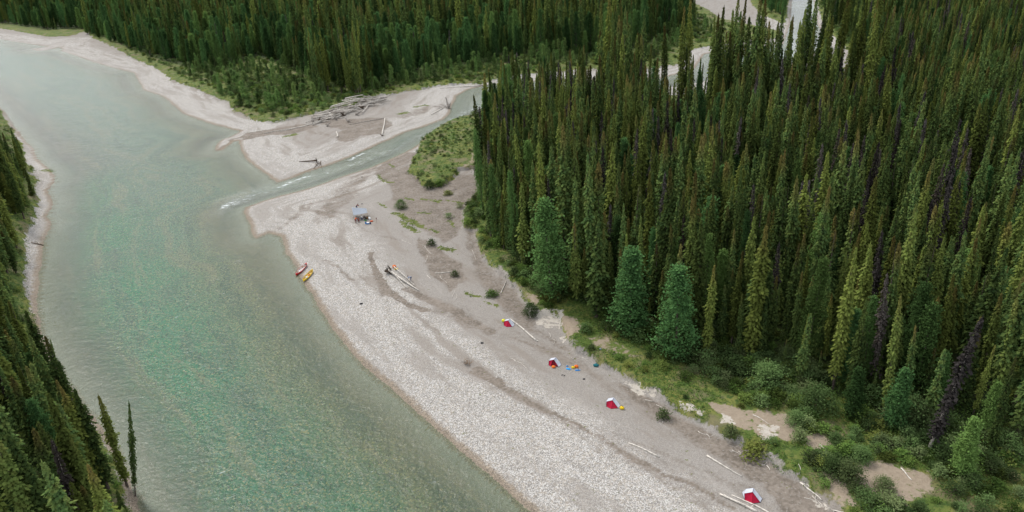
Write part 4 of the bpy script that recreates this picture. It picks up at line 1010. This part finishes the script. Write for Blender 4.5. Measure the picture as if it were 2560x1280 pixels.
lg(2212, 1130, 2232, 1150, .08, .05, 'thin pale log in the scrub below the dark dead spruce')
lg(1882, 1038, 1925, 1062, .07, .03, 'thin curved grey branch on the grassy strip', bend=.7)
lg(1252, 734, 1266, 701, .09, .06, 'pale pole lying uphill on sand below the forest corner')
lg(1239, 680, 1311, 660, .10, .05, 'long grey pole fallen from the forest corner onto the sand', mat=M_drift2, zl=1)
lg(1088, 683, 1126, 681, .07, .11, 'pale log lying across the dark mud flat')
lg(1320, 783, 1327, 795, .12, .12, 'short pale stump end in the grass above the first tent')
lg(1130, 745, 1138, 725, .06, .04, 'small pale stick at the lower tip of the mud flat')
lg(1140, 748, 1142, 735, .05, .04, 'smallest pale stick at the lower tip of the mud flat')
lg(1062, 615, 1078, 635, .05, .04, 'white stick beside the low green shrub at the mud flat')
lg(1160, 515, 1184, 524, .09, .06, 'short pale log on the sandy slope by the forest edge')
lg(1068, 690, 1078, 698, .09, .06, 'short pale log right of the person in jeans')
lg(955, 340, 962, 297, .26, .20, 'white barkless log standing out across the spit above the creek', bend=.35, roots=5)
lg(844, 343, 841, 330, .24, .16, 'short white log stub on the sandy middle of the spit')
lg(958, 297, 872, 312, .16, .10, 'long grey log lying from the white log towards the driftwood jam', mat=M_drift2, roots=5, bend=.3)
lg(660, 334, 770, 314, .16, .10, 'long pale log trailing left from the driftwood jam', bend=.5)
lg(700, 330, 830, 300, .14, .14, 'thin pale log lying parallel above the trailing one at the jam', bend=.5)
lg(1230, 213, 1100, 221, .22, .12, 'long pale log along the far creek bank with a dark root', roots=6, bend=.5)
lg(1195, 217, 1150, 219, .14, .09, 'shorter pale log beside the long one on the far creek bank')
lg(1108, 271, 1078, 287, .22, .12, 'tan log lying beside the tall root snag')
lg(98, 610, 88, 602, .12, .08, 'short pale log on the left shore gravel')
lg(72, 648, 76, 655, .12, .08, 'small white log at the forest foot of the left shore')
lg(108, 614, 78, 606, .14, .08, 'dark fallen log across the left shore gravel', mat=M_dkwood, stubs=6)
lg(1112, 478, 1145, 473, .07, .04, 'thin grey branch on the sand near the meadow tip', mat=M_drift2)
# upright root snag
g_ = G(1122, 272)
log((g_.x, g_.y, g_.z+.4), (g_.x-1.1, g_.y+2.2, g_.z+4.6), .55, .16, M_drift2, 'tall upturned grey root snag standing at the creek edge', roots=11, stubs=14, zl=1, name='root_snag', group=None)
for k_ in range(9):
    lg(1085+k_*3+random.uniform(-4, 4), 262+random.uniform(-6, 12), 1118+random.uniform(-6, 5), 268+random.uniform(-6, 6), .07, .04, None, mat=M_drift2, stubs=3, group='grey branches heaped at the root snag', bend=.4)['label'] = 'grey branch heaped on sand left of the upturned root snag'
# the driftwood jam
rj = random.Random(5)
jam = []
for k_ in range(84):
    t_ = rj.random()**.8
    u = 775+t_*170+rj.uniform(-12, 12); v = 303-t_*52+rj.uniform(-9, 9)
    a = G(u, v); an = math.atan2(.9, 1)+rj.gauss(-.35, .55) if rj.random() < .75 else rj.uniform(0, 3.14); L = rj.uniform(2.5, 9)
    lift = rj.uniform(.1, 3.2)*math.exp(-((t_-.55)/.35)**2); d = Vector((math.cos(an), math.sin(an), rj.gauss(.02, .13)))*L
    b = a+d; a = a-d*.2; a.z = float(HZ(a.x, a.y))+.15+lift; b.z = max(float(HZ(b.x, b.y))+.15, a.z+d.z)
    log(a, b, rj.uniform(.16, .30), rj.uniform(.08, .15), M_drift if rj.random() < .65 else M_drift2, 'bleached log tangled in the driftwood jam below the far forest', .35, 6 if rj.random() < .25 else 0, 3 if rj.random() < .5 else 0, 'logs tangled in the driftwood jam', zl=1)
for u1, v1, u2, v2, lb in [(780, 315, 965, 236, 'longest bleached log, running along the whole driftwood jam'), (830, 300, 950, 250, 'long bleached log lying along the front of the jam'), (915, 255, 975, 233, 'tan log at the right end of the jam pointing to the forest'),
                           (905, 285, 925, 262, 'pale log leaning steeply at the right end of the jam')]:
    a = G(u1, v1); b = G(u2, v2); a.z += .5; b.z += .6; log(a, b, .22, .12, M_drift, lb, .4, 0, 4, 'logs tangled in the driftwood jam', zl=1)
for u1, v1, dx, dz, lb in [(785, 308, -.6, 2.0, 'root wad standing at the left end of the driftwood jam'), (818, 316, .8, .6, 'low root wad in front of the driftwood jam'), (870, 306, -.8, 1.2, 'root wad on its side at the middle front of the jam'), (922, 262, -1.6, 3.4, 'grey snag leaning up behind the right end of the jam')]:
    a = G(u1, v1); log((a.x, a.y, a.z+.5), (a.x+dx*1.5, a.y+1.5, a.z+.5+dz), .34, .14, M_drift2, lb, .2, 8, 6, None, zl=1, name='root_snag')
for j_, (u1, v1) in enumerate([(800, 306), (842, 300), (858, 290), (893, 288), (905, 272), (935, 262)]):
    a = G(u1, v1); log((a.x, a.y, a.z+.5), (a.x+rj.uniform(-3, 3), a.y+rj.uniform(.5, 2.5), a.z+rj.uniform(1.0, 2.4)), .38, .16, M_drift2 if j_ % 2 else M_dkwood, f'{ORD[j_+1]} chunky root mass from the left within the driftwood jam', .2, 12, 6, None, zl=1, name='root_snag')
# dark root wad and sticks on the creek bank
a = G(790, 405); log((a.x, a.y, a.z+.5), (a.x-5.6, a.y+.3, a.z+.35), .26, .08, M_dkwood, 'dark root wad with a thin trunk pointing left on the spit by the creek', .3, 14, 7, zl=1, name='root_snag')
for k_ in range(6): lg(795+rj.uniform(-8, 8), 404+rj.uniform(-4, 6), 800+rj.uniform(-30, 30), 412+rj.uniform(-4, 22), .09, .04, None, mat=M_dkwood, stubs=3, group='dark branches around the creek root wad')['label'] = 'dark branch lying around the root wad by the creek'
# root wad with three poles in mid bar
a = G(972, 682); b = G(1048, 728)
log((a.x, a.y, a.z+.75), (b.x, b.y, b.z+.15), .26, .09, M_drift, 'long straight trunk with the dark root wad, middle of three in mid bar', .1, 20, 0, zl=1)
for u1, v1, u2, v2, lb in [(977, 684, 1019, 722, 'lowest of the three poles fanning from the dark root wad'), (986, 674, 1038, 716, 'uppermost of the three poles, running past the person in jeans')]:
    a = G(u1, v1); b = G(u2, v2); a.z += .7; b.z += .12; log(a, b, .12, .07, M_drift, lb, .1, 0, 0, zl=1)
a = G(966, 684); log((a.x+.6, a.y, a.z+.5), (a.x-.2, a.y-.3, a.z+.8), .34, .2, M_dkwood, 'dark tangled root mass left of the three poles', .1, 18, 8, zl=1, name='root_snag')
# brush heap on the lower bar
a = G(1167, 910)
for k_ in range(16):
    an = rj.uniform(0, 6.28); L = rj.uniform(.5, 1.5); e = a+Vector((math.cos(an)*L, math.sin(an)*L, rj.uniform(.1, .75)))
    log((a.x+rj.uniform(-.5, .5), a.y+rj.uniform(-.4, .4), a.z+rj.uniform(.02, .4)), e, .045, .02, M_drift2 if k_ % 2 else M_brown, 'dry stick in the small brush heap on the lower gravel', .15, 0, 2, 'sticks of the small brush heap', zl=1, name='dry_stick')
# litter of sticks along the cut bank and beach
sp = [(1560, 958, 1590, 975), (1640, 1012, 1665, 1030), (1648, 1022, 1690, 1028), (1655, 1060, 1662, 1042), (1745, 1078, 1765, 1088), (1765, 1085, 1773, 1097), (1830, 1125, 1850, 1140), (1845, 1128, 1850, 1142), (1905, 1160, 1915, 1150),
      (2010, 1245, 2050, 1262), (2030, 1240, 2060, 1265), (2045, 1236, 2040, 1262), (2060, 1262, 2085, 1280), (1285, 900, 1310, 910), (1295, 905, 1318, 922), (1270, 897, 1290, 902), (1005, 600, 1030, 612), (1100, 690, 1118, 708), (1560, 940, 1545, 955),
      (1430, 900, 1445, 890), (1375, 845, 1372, 832), (1385, 860, 1384, 848), (1612, 1000, 1640, 1002), (1068, 640, 1062, 660), (1180, 625, 1190, 650), (1455, 893, 1470, 903)]
LM = [(1010, 600, 'below the round shrub on sand'), (1110, 690, 'on the dark mud flat'), (1185, 640, 'in the gully by the forest edge'), (1380, 850, 'on sand right of the long pale log'), (1290, 903, 'on gravel left of the second tent'), (1450, 893, 'at the bank above the colourful gear'),
      (1555, 955, 'at the cut bank above the third tent'), (1655, 1030, 'at the scrubby bush right of the third tent'), (1765, 1088, 'at the top of the dark sand'), (1840, 1130, 'halfway down the dark sand edge'), (1905, 1155, 'by the rounded green bush'), (2045, 1255, 'in the pale debris at the bottom right sand')]
by = {}
for q in sp:
    n_ = min(LM, key=lambda l: (l[0]-q[0])**2+(l[1]-q[1])**2)[2]; by.setdefault(n_, []).append(q)
for n_, qs in by.items():
    for j, q in enumerate(sorted(qs)): lg(*q, .045, .025, ('only thin pale stick ' if len(qs) == 1 else f'{ORD[j+1]} thin pale stick from left ')+n_, stubs=2, bend=.3, group='thin sticks washed up along the bank', name='dry_stick')
for u, v, w in [(1205, 858, .25), (903, 760, .3), (905, 443, .25), (905, 510, .2), (1460, 948, .2)]:
    a = G(u, v); t_ = thing('dark_rock', a, 0, {1205: 'small dark rock alone on gravel below the long pale log', 903: 'dark rock alone on the lower gravel bar', 905: 'small dark rock on the cobbles beside the side channel', 1460: 'small dark lump right of the black shoes'}[u] if v != 510 else 'dark rock at the back edge of the camp tarp', 'rock')
    obj('rock_body', bag_mesh('rock_body', (w, w*.8, w*.7), M_black, int(u), .2), t_)

# people
def skin_obj(name, joints, edges, mat, parent, sub=1):
    me = bpy.data.meshes.new(name); ks = list(joints); me.from_pydata([joints[k_][0] for k_ in ks], [(ks.index(a_), ks.index(b_)) for a_, b_ in edges], []); me.materials.append(mat)
    o_ = obj(name, me, parent); md = o_.modifiers.new('skin', 'SKIN'); md.use_smooth_shade = True
    sv_ = me.skin_vertices[0].data if me.skin_vertices else None
    if sv_ is None:
        bm = bmesh.new(); bm.from_mesh(me); bm.verts.layers.skin.verify(); bm.to_mesh(me); bm.free(); sv_ = me.skin_vertices[0].data
    for i, k_ in enumerate(ks):
        r_ = joints[k_][1]; sv_[i].radius = (r_, r_) if not isinstance(r_, tuple) else r_
    sv_[0].use_root = True
    if sub: s_ = o_.modifiers.new('smooth', 'SUBSURF'); s_.levels = sub; s_.render_levels = sub
    return o_
def person(u, v, rz, label, bend, knees, arms, jacket, trousers, hair=None, cap=None, loc=None):
    """bend: forward lean of the back; knees: flexion; arms: forward reach angle. Faces +Y before rz."""
    a = loc or G(u, v); r_ = thing('person', a, R(rz), label, 'person')
    kb = R(knees); hip = Vector((0, -.42*math.sin(kb)*.55-.12*math.sin(R(bend)), .48*math.cos(kb*.45)+.44*math.cos(kb)))
    bd = R(bend); f = Vector((0, math.sin(bd), math.cos(bd))); J = {}
    J['pelvis'] = (hip, (.135, .10)); J['waist'] = (hip+f*.18, (.125, .095)); J['chest'] = (hip+f*.38, (.155, .11)); J['neck'] = (hip+f*.54, .055)
    nf = Vector((0, math.sin(bd*.8+.1), math.cos(bd*.8+.1))); J['chin'] = (hip+f*.54+nf*.08, .068); J['head'] = (hip+f*.54+nf*.17+Vector((0, .015, 0)), .098); J['crown'] = (hip+f*.54+nf*.255, .062)
    J['nose'] = (J['head'][0]+nf.cross(Vector((1, 0, 0)))*-.10, .014)
    E = [('pelvis', 'waist'), ('waist', 'chest'), ('chest', 'neck'), ('neck', 'chin'), ('chin', 'head'), ('head', 'crown'), ('head', 'nose')]
    for s_, n_ in ((-1, 'l'), (1, 'r')):
        sh = hip+f*.49+Vector((s_*.18, 0, 0)); aa = R(arms[0 if s_ < 0 else 1]); ad = Vector((s_*.12, math.sin(aa), -math.cos(aa))).normalized(); el = sh+ad*.29
        a2 = aa+R(22); ad2 = Vector((-s_*.10, math.sin(a2), -math.cos(a2))).normalized(); wr = el+ad2*.25; pm = wr+ad2*.07
        J['sh'+n_] = (sh, .062); J['el'+n_] = (el, .043); J['wr'+n_] = (wr, .028); J['pm'+n_] = (pm, (.038, .020))
        E += [('chest', 'sh'+n_), ('sh'+n_, 'el'+n_), ('el'+n_, 'wr'+n_), ('wr'+n_, 'pm'+n_)]
        hp = hip+Vector((s_*.10, 0, -.03)); foot = Vector((s_*.13, 0, .045)); kn = (hp+foot)/2+Vector((s_*.02, .30*math.sin(kb)+.02, .02)); an = Vector((s_*.12, -.05, .09)); toe = foot+Vector((s_*.02, .16, -.005))
        J['hp'+n_] = (hp, .088); J['kn'+n_] = (kn, .060); J['an'+n_] = (an, .040); J['toe'+n_] = (toe, .034)
        E += [('pelvis', 'hp'+n_), ('hp'+n_, 'kn'+n_), ('kn'+n_, 'an'+n_), ('an'+n_, 'toe'+n_)]
        for q, (dx_, ln, cu) in enumerate([(-.030, .070, .5), (-.010, .080, .45), (.010, .075, .5), (.030, .058, .6), (-.045*s_*-1, .05, .1)]):
            b0 = pm+Vector((dx_*.9, 0, 0))+ad2*(.01 if q < 4 else -.03); d1 = (ad2+Vector((0, 0, 0))).normalized()
            J[f'f{q}{n_}'] = (b0+d1*.03, .009); J[f'g{q}{n_}'] = (b0+d1*(.03+ln*.5)+Vector((dx_*(1.2 if q == 4 else .1), 0, 0)), .0085); J[f'h{q}{n_}'] = (b0+d1*(.03+ln*.85)+Vector((0, -cu*.03, -cu*.01)), .007)
            E += [('pm'+n_, f'f{q}{n_}'), (f'f{q}{n_}', f'g{q}{n_}'), (f'g{q}{n_}', f'h{q}{n_}')]
    skin_obj('body', J, E, M_skin, r_, 1)
    grow = lambda ks, e, sh_={}: {k_: (J[k_][0], tuple(q+e for q in J[k_][1]) if isinstance(J[k_][1], tuple) else J[k_][1]+e) for k_ in ks}
    jk = ['pelvis', 'waist', 'chest', 'shl', 'ell', 'wrl', 'shr', 'elr', 'wrr']
    skin_obj('jacket', grow(jk, .028), [('pelvis', 'waist'), ('waist', 'chest'), ('chest', 'shl'), ('shl', 'ell'), ('ell', 'wrl'), ('chest', 'shr'), ('shr', 'elr'), ('elr', 'wrr')], jacket, r_, 1)
    tk = ['pelvis', 'hpl', 'knl', 'anl', 'hpr', 'knr', 'anr']
    skin_obj('trousers', grow(tk, .022), [('pelvis', 'hpl'), ('hpl', 'knl'), ('knl', 'anl'), ('pelvis', 'hpr'), ('hpr', 'knr'), ('knr', 'anr')], trousers, r_, 1)
    for n_ in 'lr':
        skin_obj('boot', {'a': (J['an'+n_][0], .052), 'b': (J['an'+n_][0]+Vector((0, .03, -.045)), .05), 'c': (J['toe'+n_][0], .046)}, [('a', 'b'), ('b', 'c')], M_black, r_, 1)
    hd = J['head'][0]; bm = bmesh.new(); bmesh.ops.create_uvsphere(bm, u_segments=14, v_segments=10, radius=.118)
    for v_ in bm.verts:
        if v_.co.z < -.03 and v_.co.y > -.02: v_.co *= .75
        v_.co.y -= .015; v_.co.z += .028; v_.co.z *= 1.02
    o_ = obj('hat' if cap else 'hair', bm_mesh('hair', bm, [cap or hair or M_hair], True), r_); o_.location = hd; o_.rotation_euler = (-bd*.8, 0, 0)
    return r_
b_ = G(894, 526)
person(894, 520, -100, 'person in a maroon jacket bending behind the grey tarp', 42, 8, (35, 50), M_maroon, M_navy, loc=G(893, 523))
person(890, 557, -25, 'person in an orange jacket stooping at the left front of the tarp', 38, 12, (40, 55), M_rust, M_dkred)
person(897, 555, 15, 'person in maroon crouching just right of the orange jacket', 35, 72, (50, 60), M_maroon, M_maroon)
person(905, 550, 60, 'dark haired person in a pale top under the front edge of the tarp', 22, 60, (50, 40), M_white, M_jeans)
person(913, 551, 100, 'person in black crouching under the right corner of the tarp', 30, 65, (40, 55), M_black, M_black)
person(1027, 703, 100, 'person in blue grey clothes bending over the poles in mid bar', 62, 6, (20, 30), M_shirt, M_jeans)

# tarp shelter
ca = [Vector((*map(float, P(879.8, 518.9, 2.5)), 2.5)), Vector((*map(float, P(915.3, 521.0, 2.35)), 2.35)), Vector((*map(float, P(918.4, 531.8, 2.35)), 2.35)), Vector((*map(float, P(883.6, 538.6, 1.95)), 1.95))]
c0 = sum(ca, Vector())/4; gz = float(HZ(c0.x, c0.y)); r_ = thing('tarp_shelter', (c0.x, c0.y, gz), 0, 'grey rectangular tarp pitched on poles over the kitchen camp', 'tarp')
bm = bmesh.new(); n = 12; gv = {}
for i in range(n+1):
    for j in range(n+1):
        s_ = i/n; t_ = j/n; p_ = ca[0].lerp(ca[1], s_).lerp(ca[3].lerp(ca[2], s_), t_)-Vector((c0.x, c0.y, gz)); p_.z -= .16*math.sin(math.pi*s_)*math.sin(math.pi*t_)-.012*math.sin(s_*19+t_*5); gv[i, j] = bm.verts.new(p_)
for i in range(n):
    for j in range(n): bm.faces.new((gv[i, j], gv[i, j+1], gv[i+1, j+1], gv[i+1, j]))
o_ = obj('tarp_sheet', bm_mesh('tarp_sheet', bm, [M_tarp], True), r_); o_.modifiers.new('t', 'SOLIDIFY').thickness = .008
bm = bmesh.new(); ring = [q-Vector((c0.x, c0.y, gz)) for q in ca]; tube_into(bm, [ring[0], ring[1], ring[2], ring[3], ring[0]], .035, 6); obj('hem', bm_mesh('hem', bm, [M_tarpedge]), r_)
for q in ring:
    bm = bmesh.new(); zb = float(HZ(c0.x+q.x, c0.y+q.y))-gz; tube_into(bm, [q+Vector((0, 0, .05)), Vector((q.x, q.y, zb-.05))], .022, 6); obj('pole', bm_mesh('pole', bm, [M_brown]), r_)
    bm = bmesh.new(); o2 = Vector((q.x, q.y, 0)).normalized()*1.6; tube_into(bm, [q, Vector((q.x+o2.x, q.y+o2.y, zb+.02))], .008, 5); obj('guy_line', bm_mesh('guy_line', bm, [M_tarpedge]), r_)

# gear
def bag(u, v, dims, mat, label, rz=0, name='dry_bag', cat='bag', dz=0, group=None, strap=True, seed=1, off=None):
    a = G(u, v)
    if off: a = Vector(off)
    a.z += dz; t_ = thing(name, a, R(rz), label, cat, group); obj('bag_body', bag_mesh('bag_body', dims, mat, seed), t_)
    if strap: o_ = obj('strap', rbox('strap', (.05, dims[1]*1.75, .035), M_black, .006), t_); o_.location = (dims[0]*.3, 0, dims[2]*.97)
    return t_
bag(1259, 804, (.36, .30, .50), M_yell2, 'bright yellow bag behind the left corner of the first tent')
bag(1555, 1022, (.34, .30, .42), M_yellow, 'yellow bag with black straps at the right corner of the third tent', 30)
bag(1384, 919, (.34, .26, .40), M_orange, 'orange gear bundle in the open door of the second tent', 20)
bag(1433, 920, (.30, .22, .34), M_yellow, 'yellow bag at the left end of the colourful gear pile', 10)
bag(1441, 918, (.36, .26, .42), M_orange, 'orange bag in the middle of the colourful gear pile', -10)
bag(1444, 926, (.46, .16, .14), M_blue, 'flat dark blue mat in front of the orange bag', 0)
bag(1418, 916, (.20, .13, .14), M_blue, 'small blue pouch above the light blue mat', 20)
bag(1421, 923, (.44, .20, .16), fab('bright_blue_fabric', (.02, .32, .72)), 'bright blue crumpled mat right of the second tent', -25)
bag(1490, 899, (.48, .34, .40), M_teal, 'dark teal bag lying on the grass by the cut bank')
bag(1501, 873, (.2, .16, .16), M_shirt, 'small pale blue cloth in the grass above the teal bag')
for du, rzz in ((0, 20), (5, 50)):
    a = G(1406+du, 938+du*.3); t_ = thing('shoe', a, R(rzz), 'black shoe lying on gravel below the second tent, ' + ('left of the pair' if du == 0 else 'right of the pair'), 'shoe', 'pair of black shoes')
    bm = bmesh.new(); tube_into(bm, [(-.16, 0, .05), (-.1, 0, .07), (.02, 0, .06), (.13, 0, .045), (.18, 0, .04)], [.05, .065, .055, .055, .03], 8); obj('upper', bm_mesh('upper', bm, [M_black], True), t_); obj('sole', rbox('sole', (.36, .12, .03), M_edge, .01), t_)
bag(986, 669, (.42, .34, .62), M_orange, 'orange bag piled on the dark root wad')
bag(991, 674, (.40, .26, .36), M_yellow, 'yellow bag below the orange one at the dark root wad')
bag(980, 682, (.30, .14, .12), M_yellow, 'small tan yellow pouch between the poles near the root wad', strap=False)
bag(924, 548, (.28, .75, .55), M_white, 'white cloth bundle curving down at the right of the tarp', 20, 'cloth_bundle', 'cloth', strap=False)
bag(929, 554, (.42, .28, .30), M_rust, 'rust orange bag right of the blue containers', 10)
bag(918, 547, (.42, .36, .55), M_brown, 'brown canvas pack behind the blue containers', 0)
bag(926, 560, (.18, .22, .50), M_navy, 'upright navy sack at the right front of the kitchen camp', 0)
bag(914, 552, (.30, .20, .25), M_green, 'green tub behind the blue containers', 0, 'plastic_tub', 'tub', strap=False)
def barrel(u, v, mat, lid, label):
    a = G(u, v); t_ = thing('food_barrel', a, 0, label, 'barrel'); bm = bmesh.new(); tube_into(bm, [(0, 0, z_) for z_ in (0, .04, .15, .2, .4, .45, .54, .58)], [.17, .20, .205, .195, .195, .205, .19, .15], 14); obj('barrel_body', bm_mesh('barrel_body', bm, [mat], True), t_)
    bm = bmesh.new(); tube_into(bm, [(0, 0, .585), (0, 0, .635)], .175, 14); obj('lid', bm_mesh('lid', bm, [lid]), t_)
barrel(915, 560, M_blue, M_black, 'blue food barrel left of the blue box')
def box_(u, v, dims, mat, label):
    a = G(u, v); t_ = thing('cool_box', a, R(5), label, 'box'); obj('box_body', rbox('box_body', (dims[0], dims[1], dims[2]*.8), mat, .03), t_); o_ = obj('lid', rbox('lid', (dims[0]+.03, dims[1]+.03, dims[2]*.2), M_white, .02), t_); o_.location.z = dims[2]*.8+.003
    for sx in (-1, 1): h_ = obj('handle', rbox('handle', (.03, dims[1]*.5, .03), M_black, .006), t_); h_.location = (sx*(dims[0]/2+.02), 0, dims[2]*.55)
box_(920, 560, (.62, .42, .40), M_blue, 'blue box with a pale lid at the front of the kitchen camp')
a = G(941, 557); t_ = thing('canoe_paddle', a, 0, 'dark paddle standing in the gravel right of the camp', 'paddle')
bm = bmesh.new(); tube_into(bm, [(0, 0, -.1), (.06, 0, .5), (.10, 0, 1.0)], .02, 6); obj('shaft', bm_mesh('shaft', bm, [M_maroon]), t_); o_ = obj('blade', rbox('blade', (.20, .035, .46), M_maroon, .012), t_); o_.location = (.10, 0, .95)


# tell the heaped sticks apart
def ordinals(group, fmt, cls=lambda o: ''):
    d = {}
    for o in COL.objects:
        if o.parent is None and o.get('group') == group and o['label'].startswith(fmt[0]):
            ch = o.children[0]; c_ = sum((Vector(q) for q in ch.bound_box), Vector())/8
            d.setdefault(cls(o), []).append((float(proj(o.location.x+c_.x, o.location.y+c_.y, o.location.z+c_.z)[0]), o))
    for k_, l_ in d.items():
        l_.sort(key=lambda a: a[0])
        for j, (u, o) in enumerate(l_):
            if j+1 < len(ORD): o['label'] = fmt[1].format(n=ORD[j+1], k=k_)
def jam_class(o):
    ch = o.children[0]; L = max(ch.dimensions); c_ = 'pale' if ch.data.materials[0] == M_drift else 'grey'
    r_ = ' with roots' if any(q.name.startswith('root_wad') for q in o.children) else ''
    return ('long ' if L > 8 else ('short ' if L < 5.2 else 'middling '))+c_+' log'+r_
bpy.context.view_layer.update()
ordinals('logs tangled in the driftwood jam', ('bleached log tangled', '{n} {k} from the left in the driftwood jam'), jam_class)
ordinals('grey branches heaped at the root snag', ('grey branch', '{n} grey branch from the left in the heap beside the upturned root snag'))
ordinals('dark branches around the creek root wad', ('dark branch', '{n} dark branch from the left around the root wad by the creek'))
ordinals('sticks of the small brush heap', ('dry stick', '{n} stick from the left in the small brush heap on the lower gravel'))
